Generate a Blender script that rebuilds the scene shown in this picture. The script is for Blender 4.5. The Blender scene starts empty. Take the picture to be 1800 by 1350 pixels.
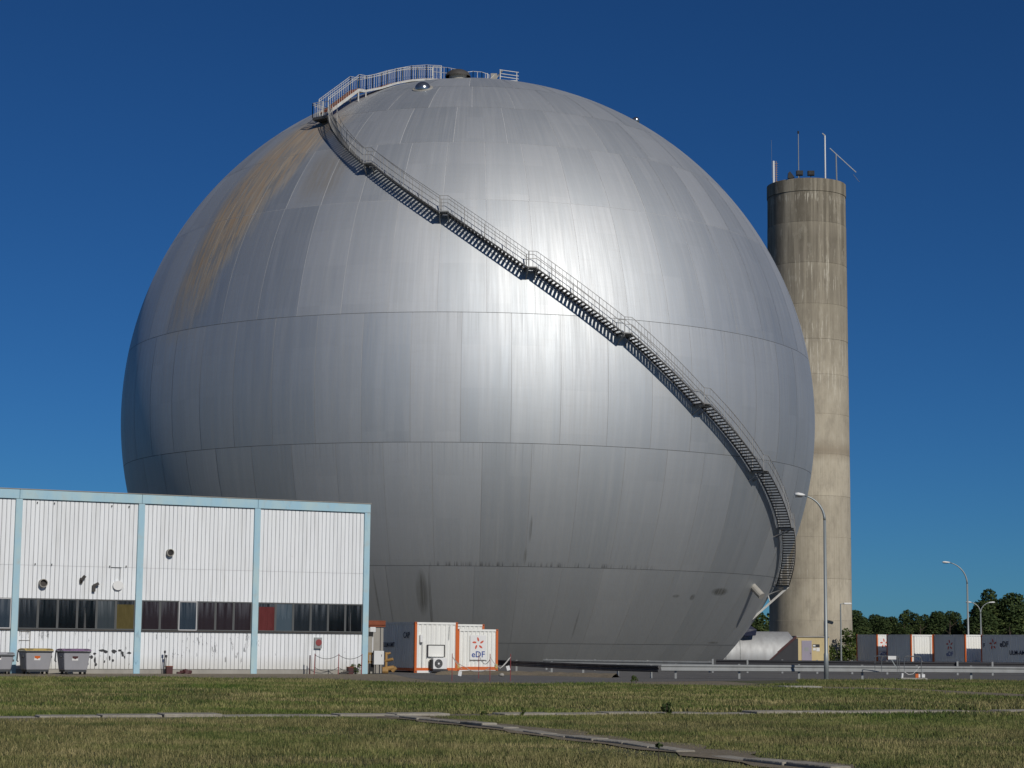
import bpy, math, random
import numpy as np
from math import sin, cos, pi, radians as rad
from mathutils import Matrix, Vector
random.seed(7); rng = np.random.default_rng(7)
scene = bpy.context.scene
COL = scene.collection

# ------------------------------------------------------------ camera, sky, sun, exposure
cam_d = bpy.data.cameras.new('camera'); cam = bpy.data.objects.new('camera', cam_d); COL.objects.link(cam)
scene.camera = cam
cam_d.sensor_width = 36; cam_d.lens = 69.48; cam_d.clip_start = 0.3; cam_d.clip_end = 6000
TH, RO = rad(7.445), rad(0.54)
fw = Vector((0, cos(TH), sin(TH))); u0 = Vector((0, -sin(TH), cos(TH))); r0 = Vector((1, 0, 0))
Rv = r0*cos(RO)+u0*sin(RO); Uv = u0*cos(RO)-r0*sin(RO)
cam.matrix_world = Matrix(((Rv.x, Uv.x, -fw.x, 0), (Rv.y, Uv.y, -fw.y, 0), (Rv.z, Uv.z, -fw.z, 1.6), (0, 0, 0, 1)))

SUN_AZ, SUN_EL = rad(29), rad(33)          # azimuth: to the right of straight behind the camera
world = bpy.data.worlds.new('World'); scene.world = world; world.use_nodes = True
wn = world.node_tree; wn.nodes.clear()
sky = wn.nodes.new('ShaderNodeTexSky'); sky.sky_type = 'NISHITA'; sky.sun_disc = False
sky.sun_elevation = SUN_EL; sky.sun_rotation = pi-SUN_AZ
sky.altitude = 900; sky.air_density = 0.85; sky.dust_density = 0.15; sky.ozone_density = 4.5
bg = wn.nodes.new('ShaderNodeBackground'); bg.inputs[1].default_value = 0.085
wo = wn.nodes.new('ShaderNodeOutputWorld')
gm = wn.nodes.new('ShaderNodeGamma'); gm.inputs[1].default_value = 1.10      # deep, polarised-looking summer sky
tn = wn.nodes.new('ShaderNodeMix'); tn.data_type = 'RGBA'; tn.blend_type = 'MULTIPLY'; tn.inputs[0].default_value = 1; tn.inputs[7].default_value = (0.13, 0.315, 0.485, 1)
wn.links.new(sky.outputs[0], gm.inputs[0]); wn.links.new(gm.outputs[0], tn.inputs[6]); wn.links.new(tn.outputs[2], bg.inputs[0])
wn.links.new(bg.outputs[0], wo.inputs[0])
sd = bpy.data.lights.new('sun', 'SUN'); sd.energy = 3.5; sd.angle = rad(0.53); sd.color = (1, 0.95, 0.87)
so = bpy.data.objects.new('sun', sd); COL.objects.link(so)
SUNV = Vector((sin(SUN_AZ)*cos(SUN_EL), -cos(SUN_AZ)*cos(SUN_EL), sin(SUN_EL)))
so.rotation_euler = SUNV.to_track_quat('Z', 'Y').to_euler(); so.location = (60, -80, 90)
vs = scene.view_settings; vs.view_transform = 'Standard'; vs.look = 'None'; vs.exposure = -0.25; vs.gamma = 1; vs.use_curve_mapping = False

# ------------------------------------------------------------ node helpers
class NT:
    def __init__(s, name):
        s.m = bpy.data.materials.new(name); s.m.use_nodes = True; s.t = s.m.node_tree
        s.b = s.t.nodes['Principled BSDF']
    def n(s, typ, **kw):
        x = s.t.nodes.new(typ)
        for k, v in kw.items(): setattr(x, k, v)
        return x
    def put(s, inp, v):
        if isinstance(v, bpy.types.NodeSocket): s.t.links.new(v, inp)
        elif v is not None:
            if isinstance(v, tuple) and len(v) == 3 and inp.type == 'RGBA': v = v+(1,)
            inp.default_value = v
    def math(s, op, a, b=None, c=None, clamp=False):
        x = s.n('ShaderNodeMath', operation=op, use_clamp=clamp)
        for i, v in enumerate((a, b, c)): s.put(x.inputs[i], v) if v is not None else None
        return x.outputs[0]
    def pos(s, obj=False):
        return s.n('ShaderNodeTexCoord').outputs['Object'] if obj else s.n('ShaderNodeNewGeometry').outputs['Position']
    def xyz(s, v):
        x = s.n('ShaderNodeSeparateXYZ'); s.put(x.inputs[0], v); return x.outputs
    def vec(s, a, b, c):
        x = s.n('ShaderNodeCombineXYZ')
        for i, v in enumerate((a, b, c)): s.put(x.inputs[i], v)
        return x.outputs[0]
    def map(s, v, scale=(1, 1, 1), loc=(0, 0, 0)):
        x = s.n('ShaderNodeMapping'); s.put(x.inputs[0], v); x.inputs['Scale'].default_value = scale; x.inputs['Location'].default_value = loc
        return x.outputs[0]
    def noise(s, v, scale=1, detail=4, rough=0.55):
        x = s.n('ShaderNodeTexNoise'); s.put(x.inputs['Vector'], v); x.inputs['Scale'].default_value = scale
        x.inputs['Detail'].default_value = detail; x.inputs['Roughness'].default_value = rough
        return x.outputs['Fac']
    def ramp(s, f, *st):
        x = s.n('ShaderNodeValToRGB'); s.put(x.inputs[0], f); e = x.color_ramp.elements
        while len(e) < len(st): e.new(0.5)
        for i, (p, c) in enumerate(st):
            e[i].position = p; e[i].color = (c, c, c, 1) if isinstance(c, (int, float)) else tuple(c)+(1,)
        return x.outputs[0]
    def mix(s, f, a, b, mode='MIX'):
        x = s.n('ShaderNodeMix', data_type='RGBA', blend_type=mode)
        s.put(x.inputs['Factor'], f); s.put(x.inputs['A'], a) if False else s.put(x.inputs[6], a); s.put(x.inputs[7], b)
        return x.outputs[2]
    def rmap(s, f, a, b, c=0.0, d=1.0):
        x = s.n('ShaderNodeMapRange', clamp=True); s.put(x.inputs[0], f)
        for i, v in enumerate((a, b, c, d)): s.put(x.inputs[i+1], v)
        return x.outputs[0]
    def bump(s, h, strength=0.3, dist=0.02):
        x = s.n('ShaderNodeBump'); x.inputs['Strength'].default_value = strength; x.inputs['Distance'].default_value = dist
        s.put(x.inputs['Height'], h); s.put(s.b.inputs['Normal'], x.outputs[0])
    def rnd(s): return s.n('ShaderNodeObjectInfo').outputs['Random']
    def fin(s, col=None, rough=None, metal=None):
        if col is not None: s.put(s.b.inputs['Base Color'], col)
        if rough is not None: s.put(s.b.inputs['Roughness'], rough)
        if metal is not None: s.put(s.b.inputs['Metallic'], metal)
        return s.m

def paint(name, col, rough=0.55, metal=0.0, dirt=0.25, sc=1.5, dcol=None):
    k = NT(name); p = k.pos()
    n = k.noise(k.map(p, (sc, sc, sc*0.35)), 1.0, 5, 0.6)
    dc = dcol or tuple(c*0.45+0.01 for c in col)
    f = k.math('MULTIPLY', k.rmap(n, 0.42, 0.75), dirt)
    c = k.mix(f, col, dc)
    fine = k.noise(p, 30*sc, 2, 0.5)
    c = k.mix(k.rmap(fine, 0.3, 0.7, 0, 0.12), c, tuple(x*0.7 for x in col))
    return k.fin(c, k.rmap(n, 0.3, 0.7, rough*0.85, min(1, rough*1.15)), metal)

M = {}
M['orange'] = paint('orange_paint', (0.62, 0.13, 0.02), 0.5, 0, 0.3)
M['red_dark'] = paint('dark_red_paint', (0.16, 0.03, 0.02), 0.5)
M['cont_white'] = paint('container_white', (0.84, 0.84, 0.79), 0.5, 0, 0.2)
M['white'] = paint('white_plastic', (0.78, 0.78, 0.76), 0.5, 0, 0.12)
M['blue_ink'] = paint('blue_lettering', (0.015, 0.06, 0.28), 0.6, 0, 0.1)
M['red_ink'] = paint('orange_red_emblem', (0.62, 0.10, 0.05), 0.6, 0, 0.1)
M['dark_ink'] = paint('dark_navy_lettering', (0.012, 0.016, 0.04), 0.6, 0, 0.1)
M['galv'] = paint('galvanised_steel', (0.33, 0.34, 0.335), 0.55, 0.3, 0.45, 2)
M['galv_dark'] = paint('dark_weathered_shaded_steel', (0.045, 0.045, 0.05), 0.6, 0.3, 0.3, 2)  # also stands in for shade on the turning guardrail's beam
M['stair'] = paint('stair_steel', (0.34, 0.34, 0.33), 0.6, 0.35, 0.5, 2.5, (0.10, 0.06, 0.035))
M['stair_dk'] = paint('stair_tread_steel', (0.10, 0.10, 0.10), 0.65, 0.3, 0.5, 2.5, (0.05, 0.035, 0.025))
M['rail_white'] = paint('weathered_white_railing', (0.55, 0.55, 0.52), 0.55, 0.1, 0.45, 2.5, (0.22, 0.13, 0.08))
M['blue_trim'] = None
M['black'] = paint('black_rubber', (0.02, 0.02, 0.02), 0.7)
M['bin'] = paint('grey_bin_plastic', (0.33, 0.33, 0.35), 0.5, 0, 0.25, 3)
M['bin_dk'] = paint('dark_bin_plastic', (0.05, 0.055, 0.06), 0.5)
M['yellow'] = paint('faded_yellow_plastic', (0.50, 0.36, 0.10), 0.5)
M['purple'] = paint('faded_purple_plastic', (0.22, 0.12, 0.24), 0.5)
M['lamp_pole'] = paint('grey_lamp_pole', (0.33, 0.36, 0.36), 0.5, 0.4, 0.35, 1.2)
M['beige'] = paint('beige_render', (0.62, 0.50, 0.27), 0.8, 0, 0.3, 0.8)
M['lilac'] = paint('lilac_grey_door', (0.34, 0.31, 0.38), 0.6)
M['rust'] = paint('rusty_steel', (0.26, 0.07, 0.03), 0.8, 0.1, 0.6, 3)
M['ochre'] = paint('ochre_machine_paint', (0.38, 0.22, 0.07), 0.6, 0, 0.5, 4)
M['stake_red'] = paint('faded_red_paint', (0.28, 0.05, 0.05), 0.6)
M['concrete_w'] = paint('pale_concrete', (0.36, 0.34, 0.30), 0.9, 0, 0.5, 1.2)
M['louvre'] = paint('dark_louvre', (0.06, 0.055, 0.05), 0.7)
M['maroon'] = paint('maroon_paint', (0.07, 0.02, 0.02), 0.6)
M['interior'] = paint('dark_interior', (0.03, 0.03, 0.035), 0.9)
M['curtain_y'] = paint('olive_yellow_curtain', (0.085, 0.065, 0.012), 0.8, 0, 0.5, 5)
M['curtain_r'] = paint('dark_red_curtain', (0.11, 0.012, 0.012), 0.8, 0, 0.5, 5)
M['frame'] = paint('grey_window_frame', (0.10, 0.105, 0.105), 0.6)
M['frame_w'] = paint('white_window_frame', (0.5, 0.5, 0.5), 0.6)
M['backing'] = paint('grey_backing_sheet', (0.40, 0.41, 0.41), 0.7)
M['bark'] = paint('bark', (0.07, 0.05, 0.035), 0.9)

def m_blue():
    k = NT('pale_blue_painted_concrete'); p = k.pos()
    n = k.noise(k.map(p, (1, 1, .5)), 1.3, 6, 0.6)
    c = k.mix(k.rmap(n, 0.35, 0.7), (0.33, 0.53, 0.64), (0.43, 0.58, 0.60))
    z = k.xyz(p)[2]
    n2 = k.noise(k.map(p, (6, 6, 1.5)), 1, 4)
    c = k.mix(k.math('MULTIPLY', k.rmap(n2, 0.60, 0.68), k.rmap(z, 3.0, 0.3, 0.15, 0.9)), c, (0.14, 0.27, 0.37))
    c = k.mix(k.math('MULTIPLY', k.rmap(k.noise(p, 2.2, 5), 0.55, 0.75), 0.5), c, (0.45, 0.44, 0.38))
    return k.fin(c, 0.7)
M['blue_trim'] = m_blue()

def m_clad(name, worn):
    k = NT(name); p = k.pos()
    base = k.mix(k.math('MULTIPLY', k.rnd(), 0.5), (0.82, 0.84, 0.85), (0.73, 0.75, 0.76))
    streak = k.noise(k.map(p, (5, 5, 0.35)), 1, 4)
    c = k.mix(k.rmap(streak, 0.5, 0.8, 0, 0.45), base, (0.48, 0.48, 0.46))
    if worn:
        n = k.noise(k.map(p, (7, 7, 1.6)), 1.0, 5, 0.7)
        big = k.noise(k.map(p, (0.35, 0.35, 0.5), (3.1, 0, 0)), 1.0, 2)
        thr = k.rmap(big, 0.35, 0.65, 0.70, 0.585)
        c = k.mix(k.math('MULTIPLY', k.math('GREATER_THAN', n, thr), 0.8), c, (0.17, 0.18, 0.19))
        x, y, z = k.xyz(p)
        c = k.mix(k.rmap(z, 0.9, 0.25, 0, 0.4), c, (0.46, 0.42, 0.33))
    else:
        n = k.noise(k.map(p, (3, 3, 1.5)), 1.0, 5, 0.7)
        c = k.mix(k.rmap(n, 0.66, 0.74, 0, 0.4), c, (0.42, 0.36, 0.25))
    return k.fin(c, 0.5)
M['clad'] = m_clad('white_cladding_paint', False); M['clad_worn'] = m_clad('peeling_white_cladding_paint', True)

def m_glass(name, base, a, r=0.12):
    k = NT(name); p = k.pos()
    st = k.noise(k.map(p, (9, 9, 0.5)), 1, 4); z = k.xyz(p)[2]
    top = k.rmap(z, 2.5, 3.35, 0.05, 0.55)
    dirt = k.math('MULTIPLY', k.rmap(st, 0.38, 0.75), top, clamp=True)
    c = k.mix(dirt, base, (0.20, 0.22, 0.24))
    k.put(k.b.inputs['Alpha'], k.math('ADD', dirt, a, clamp=True))
    return k.fin(c, k.math('ADD', k.math('MULTIPLY', dirt, 0.5), r), 0)
M['glass_a'] = m_glass('dark_dirty_glass', (0.018, 0.02, 0.024), 0.72)
M['glass_b'] = m_glass('clear_dark_glass', (0.01, 0.01, 0.012), 0.35, 0.06)
M['glass_c'] = m_glass('blue_grey_frosted_glass', (0.06, 0.085, 0.105), 0.92, 0.25)
M['glass_d'] = m_glass('maroon_dark_glass', (0.028, 0.016, 0.018), 0.85)

def m_sphere():
    k = NT('weathered_aluminium'); p = k.pos(True); x, y, z = k.xyz(p)
    lon = k.math('ARCTAN2', x, k.math('MULTIPLY', y, -1)); lat = k.math('ARCSINE', k.math('DIVIDE', z, 27.55))
    lond = k.math('MULTIPLY', lon, 180/pi); latd = k.math('MULTIPLY', lat, 180/pi)
    fine = k.noise(k.vec(k.math('MULTIPLY', lond, 3.4), k.math('MULTIPLY', latd, 0.10), 0.3), 1, 5, 0.65)
    brush = k.noise(k.vec(k.math('MULTIPLY', lond, 0.9), k.math('MULTIPLY', latd, 0.05), 7.3), 1, 4, 0.6)
    cloud = k.noise(k.map(p, (0.12, 0.12, 0.12)), 1, 4, 0.6)
    hz = k.noise(k.vec(k.math('MULTIPLY', lond, 0.2), k.math('MULTIPLY', latd, 2.2), 2.0), 1, 3, 0.6)
    r = k.rnd()
    c = k.mix(k.rmap(r, 0, 1), (0.53, 0.565, 0.59), (0.605, 0.625, 0.64))
    c = k.mix(k.rmap(fine, 0.35, 0.7, 0, 0.5), c, (0.50, 0.51, 0.51))
    c = k.mix(k.rmap(brush, 0.45, 0.72, 0, 0.35), c, (0.74, 0.745, 0.74))
    c = k.mix(k.rmap(cloud, 0.4, 0.7, 0, 0.3), c, (0.52, 0.54, 0.56))
    c = k.mix(k.rmap(hz, 0.5, 0.8, 0, 0.2), c, (0.48, 0.48, 0.48))
    # sub-panels: faint rectangles inside each plate, alternately paler and darker
    wn_ = k.n('ShaderNodeTexWhiteNoise', noise_dimensions='3D')
    k.put(wn_.inputs['Vector'], k.vec(k.math('FLOOR', k.math('DIVIDE', lond, 3.53)), k.math('FLOOR', k.math('DIVIDE', k.math('ADD', latd, 1.3), 6.1)), k.math('MULTIPLY', r, 9.0)))
    c = k.mix(k.rmap(wn_.outputs[0], 0.55, 1, 0, 0.12), c, (0.74, 0.745, 0.745)); c = k.mix(k.rmap(wn_.outputs[0], 0.4, 0, 0, 0.12), c, (0.45, 0.47, 0.48))
    # grey-brown tone deepening downwards below the equator
    c = k.mix(k.math('MULTIPLY', k.rmap(latd, 2, -32, 0, 0.42), k.rmap(brush, 0.2, 0.7, 0.7, 1)), c, (0.42, 0.43, 0.405))
    # rust run below the top landing: a curved band along longitude -38..-50
    wob = k.math('MULTIPLY', k.math('SUBTRACT', k.noise(k.vec(k.math('MULTIPLY', lond, 0.4), k.math('MULTIPLY', latd, 0.07), 0), 1, 3), 0.5), 5)
    ctr = k.math('ADD', k.rmap(latd, 10, 50, -49.0, -38.5), wob)
    dl = k.math('ABSOLUTE', k.math('SUBTRACT', lond, ctr))
    wid = k.rmap(latd, 8, 48, 6.0, 13.0)
    band = k.rmap(k.math('DIVIDE', dl, wid), 0.45, 0.85, 1, 0)
    band = k.math('MULTIPLY', band, k.rmap(latd, 7, 22, 0, 1)); band = k.math('MULTIPLY', band, k.rmap(latd, 54, 48, 0, 1))
    rs = k.noise(k.vec(k.math('MULTIPLY', lond, 1.5), k.math('MULTIPLY', latd, 0.16), 4), 1, 6, 0.75)
    rust = k.math('MULTIPLY', band, k.rmap(rs, 0.42, 0.54), clamp=True)
    faint = k.math('MULTIPLY', band, k.rmap(rs, 0.25, 0.6, 0.35, 0.8), clamp=True)
    c = k.mix(faint, c, (0.42, 0.36, 0.28)); c = k.mix(k.math('MULTIPLY', rust, 0.9), c, k.mix(k.rmap(fine, 0.4, 0.6), (0.34, 0.235, 0.15), (0.42, 0.35, 0.27)))
    # second faint brown patch, longitude -26..-20
    b2 = k.math('MULTIPLY', k.rmap(k.math('ABSOLUTE', k.math('ADD', lond, 26.5)), 2.5, 5, 1, 0), k.math('MULTIPLY', k.rmap(latd, 28, 32, 0, 1), k.rmap(latd, 42, 37, 0, 1)))
    c = k.mix(k.math('MULTIPLY', b2, k.rmap(rs, 0.3, 0.6, 0.1, 0.4)), c, (0.42, 0.33, 0.20))
    # dark runs hanging from the ring seams
    for lt, lo, hi in ((9.5, -4, 60), (-26.6, -6, 34), (-9, -30, 16)):
        dz = k.math('SUBTRACT', latd, lt)
        gate = k.math('MULTIPLY', k.rmap(lond, lo, lo+3), k.rmap(lond, hi, hi-4))
        bits = k.rmap(k.noise(k.vec(k.math('MULTIPLY', lond, 3.0), lt, 0), 1, 4, 0.7), 0.50, 0.66)
        run = k.math('MULTIPLY', k.rmap(dz, -0.1, 0.0), k.rmap(dz, 0.75, 0.1)) if lt < -20 else k.math('MULTIPLY', k.rmap(dz, 0.1, 0.0), k.rmap(dz, -4.5, -0.3))
        c = k.mix(k.math('MULTIPLY', k.math('MULTIPLY', run, gate), k.math('MULTIPLY', bits, 0.75 if lt < -20 else 0.22)), c, (0.07, 0.07, 0.065))
    # a few isolated dark patches (longitude, latitude, width, height)
    for a, b, wv, hv, s in ((-6.2, -31, 1.1, 4.0, 0.6), (-4.9, -33, 0.25, 6.0, 0.8), (10.7, -21, 0.25, 2.2, 0.5), (10.2, -25, 0.25, 1.4, 0.5), (51, -29.8, 2.8, 0.75, 0.75), (44, -30.9, 0.8, 0.6, 0.6), (39.8, -30.8, 1.0, 0.3, 0.5), (60, -39.0, 3, 0.25, 0.5), (-14, -32, .2, 5, .4), (21, -36, .2, 3, .5)):
        ex = k.math('POWER', k.math('DIVIDE', k.math('SUBTRACT', lond, a), wv), 2.0); ey = k.math('POWER', k.math('DIVIDE', k.math('SUBTRACT', latd, b), hv), 2.0)
        f = k.rmap(k.math('ADD', ex, ey), 1.0, 0.2)
        f = k.math('MULTIPLY', f, k.rmap(fine, 0.35, 0.6, 0.2, s))
        c = k.mix(f, c, (0.09, 0.085, 0.06))
    ro = k.math('ADD', k.rmap(fine, 0.3, 0.7, 0.565, 0.635), k.math('MULTIPLY', r, 0.05))
    ro = k.math('ADD', ro, k.math('MULTIPLY', k.math('MAXIMUM', rust, k.math('MULTIPLY', faint, .5)), 0.25))
    k.put(k.b.inputs['Metallic'], k.math('SUBTRACT', 0.88, k.math('MULTIPLY', rust, 0.5)))
    k.bump(k.math('ADD', k.math('MULTIPLY', fine, 0.5), brush), 0.06, 0.02)
    return k.fin(c, ro)
M['alu'] = m_sphere()
def m_seam():
    k = NT('seam_aluminium'); p = k.pos(True); z = k.xyz(p)[2]; n = k.noise(k.map(p, (.6, .6, .25)), 1, 4)
    c = k.mix(k.rmap(z, 6, -3), (0.64, 0.65, 0.66), (0.44, 0.445, 0.44)); c = k.mix(k.rmap(n, 0.4, 0.65, 0, 0.4), c, (0.36, 0.36, 0.36))
    return k.fin(c, 0.6, 0.4)
M['alu_line'] = m_seam()
M['alu_dark'] = paint('dark_seam_grime', (0.13, 0.13, 0.125), 0.7, 0.3, 0.3)
def m_duct():
    k = NT('smooth_aluminium_sheet'); p = k.pos()
    n = k.noise(k.map(p, (2.2, 2.2, 0.3)), 1, 4); c = k.mix(k.rmap(n, 0.3, 0.75), (0.47, 0.48, 0.48), (0.36, 0.36, 0.36))
    return k.fin(c, k.rmap(n, 0.3, 0.7, 0.55, 0.65), 0.45)
M['duct'] = m_duct()

def m_tower():
    k = NT('board_marked_concrete'); p = k.pos(True); x, y, z = k.xyz(p)
    lon = k.math('MULTIPLY', k.math('ARCTAN2', x, k.math('MULTIPLY', y, -1)), 10.0)
    h = z
    st = k.noise(k.vec(k.math('MULTIPLY', lon, 0.7), k.math('MULTIPLY', h, 0.06), 1), 1, 5, 0.65)
    st2 = k.noise(k.vec(k.math('MULTIPLY', lon, 2.0), k.math('MULTIPLY', h, 0.18), 5), 1, 5, 0.6)
    bd = k.noise(k.vec(k.math('MULTIPLY', lon, 5.0), k.math('MULTIPLY', h, 0.05), 9), 1, 2, 0.5)
    lg = k.noise(k.map(p, (.35, .35, .25)), 1, 5, 0.6)
    c = k.mix(k.rmap(lg, 0.3, 0.7), (0.58, 0.52, 0.40), (0.46, 0.41, 0.315))
    c = k.mix(k.rmap(bd, 0.35, 0.65, 0, 0.35), c, (0.33, 0.285, 0.21))
    c = k.mix(k.math('MULTIPLY', k.math('MULTIPLY', k.rmap(st, 0.36, 0.56), k.rmap(h, 25, 42, 0.06, 0.93)), 1.0), c, (0.10, 0.085, 0.062))
    c = k.mix(k.math('MULTIPLY', k.rmap(st2, 0.58, 0.72), k.rmap(h, 22, 36, 0.12, 0.5)), c, (0.13, 0.11, 0.08))
    c = k.mix(k.rmap(k.math('ABSOLUTE', k.math('SUBTRACT', h, 44.6)), 1.4, 0.6, 0, .0), c, (0.3, 0.27, 0.2))
    # each lift slightly different
    fl = k.math('FLOOR', k.math('DIVIDE', h, 3.9)); wn_ = k.n('ShaderNodeTexWhiteNoise', noise_dimensions='1D'); k.put(wn_.inputs['W'], fl)
    c = k.mix(k.math('MULTIPLY', wn_.outputs[0], 0.22), c, (0.17, 0.145, 0.11))
    # wet, algae-dark concrete on the upper lifts, paler just under each joint
    c = k.mix(k.rmap(h, 27, 41, 0, 0.45), c, (0.17, 0.15, 0.11))
    fr = k.math('FRACT', k.math('DIVIDE', h, 3.9))
    for zj in (42.0, 38.0, 34.0):
        d_ = k.math('SUBTRACT', zj, h)
        g_ = k.math('MULTIPLY', k.rmap(d_, 0.0, 0.05), k.rmap(d_, 1.6, 0.1, 0, 1))
        c = k.mix(k.math('MULTIPLY', g_, k.rmap(st2, 0.35, 0.6, 0.15, 0.55)), c, (0.36, 0.32, 0.24))
    # brown band near mid height
    c = k.mix(k.math('MULTIPLY', k.rmap(k.math('ABSOLUTE', k.math('SUBTRACT', h, 19.9)), 1.1, 0.1, 0, 0.45), 1), c, (0.17, 0.12, 0.075))
    # white efflorescence: thin runs, gathered under lift joints and in the middle of the shaft
    ef = k.noise(k.vec(k.math('MULTIPLY', lon, 2.6), k.math('MULTIPLY', h, 0.34), 3.7), 1, 4, 0.7)
    zone = k.math('ADD', k.rmap(k.math('ABSOLUTE', k.math('SUBTRACT', h, 28.5)), 6, 1.5, 0, 0.12), k.rmap(k.math('ABSOLUTE', k.math('SUBTRACT', h, 36.8)), 3.0, 1, 0, 0.09))
    zone = k.math('ADD', zone, k.rmap(k.math('ABSOLUTE', k.math('SUBTRACT', h, 44.4)), .75, 0.2, 0, 0.13))
    f = k.rmap(k.math('ADD', ef, zone), 0.665, 0.71)
    c = k.mix(k.math('MULTIPLY', f, 0.75), c, (0.58, 0.54, 0.44))
    bl = k.noise(k.vec(k.math('MULTIPLY', lon, 0.45), k.math('MULTIPLY', h, 0.5), 12), 1, 5, 0.7)
    c = k.mix(k.rmap(bl, 0.48, 0.68, 0, 0.5), c, (0.24, 0.21, 0.165)); c = k.mix(k.rmap(bl, 0.45, 0.3, 0, 0.3), c, (0.56, 0.52, 0.43))
    k.bump(k.math('ADD', bd, lg), 0.4, 0.03)
    return k.fin(c, 0.92)
M['tower'] = m_tower()

def m_ground(name, a, b, c3, sc=0.25, bump=0.05):
    k = NT(name); p = k.pos()
    n = k.noise(p, sc, 6, 0.6); n2 = k.noise(p, 9, 4, 0.7); n3 = k.noise(p, 1.3, 4, 0.6)
    c = k.mix(k.rmap(n, 0.35, 0.65), a, b); c = k.mix(k.rmap(n2, 0.45, 0.75, 0, 0.7), c, c3); c = k.mix(k.rmap(n3, 0.5, 0.75, 0, 0.5), c, c3)
    k.bump(k.math('ADD', n2, n3), 0.6, bump)
    return k.fin(c, 0.95)
M['turf'] = m_ground('dry_turf', (0.055, 0.068, 0.022), (0.08, 0.078, 0.03), (0.115, 0.095, 0.05))
M['asphalt'] = m_ground('worn_asphalt', (0.098, 0.094, 0.089), (0.128, 0.121, 0.112), (0.075, 0.072, 0.068), 0.15, 0.01)
M['dirt'] = m_ground('dusty_soil', (0.19, 0.15, 0.10), (0.13, 0.11, 0.07), (0.25, 0.21, 0.15), 0.9)
M['kerb'] = m_ground('old_kerb_concrete', (0.32, 0.295, 0.24), (0.20, 0.18, 0.14), (0.40, 0.375, 0.32), 0.8)

def m_leaf(name, a, b, c3):
    k = NT(name); at = k.n('ShaderNodeAttribute', attribute_name='tint').outputs['Fac']
    n = k.noise(k.pos(), 0.25, 3)
    c = k.ramp(at, (0.0, a), (0.55, b), (1.0, c3)); c = k.mix(k.rmap(n, 0.35, 0.65, 0, 0.4), c, tuple(v*0.6 for v in a))
    k.put(k.b.inputs['Specular IOR Level'], 0.2)
    return k.fin(c, 0.8)
M['leaf'] = m_leaf('dark_foliage', (0.024, 0.044, 0.015), (0.055, 0.082, 0.025), (0.12, 0.145, 0.045))
M['leaf_l'] = m_leaf('light_foliage', (0.04, 0.065, 0.015), (0.085, 0.12, 0.03), (0.16, 0.16, 0.04))
def m_grass():
    k = NT('grass_blades'); at = k.n('ShaderNodeAttribute', attribute_name='tint').outputs['Fac']; p = k.pos()
    y = k.xyz(p)[1]
    green = k.ramp(at, (0.0, (0.030, 0.066, 0.012)), (0.5, (0.09, 0.135, 0.026)), (1.0, (0.20, 0.215, 0.06)))
    dry = k.ramp(at, (0.0, (0.07, 0.078, 0.030)), (0.5, (0.20, 0.18, 0.072)), (1.0, (0.40, 0.335, 0.165)))
    n = k.noise(k.map(p, (.18, .35, 1)), 1, 5, 0.65)
    far = k.math('MAXIMUM', k.rmap(y, 44, 36, 0, 0.30), k.math('MULTIPLY', k.rmap(y, 45, 52, 0, 0.2), k.rmap(y, 66, 58)))
    f = k.math('ADD', k.rmap(n, 0.40, 0.58, 0, 0.8), far, clamp=True)
    k.put(k.b.inputs['Specular IOR Level'], 0.25)
    return k.fin(k.mix(f, green, dry), 0.75)
M['grass'] = m_grass()

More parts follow.
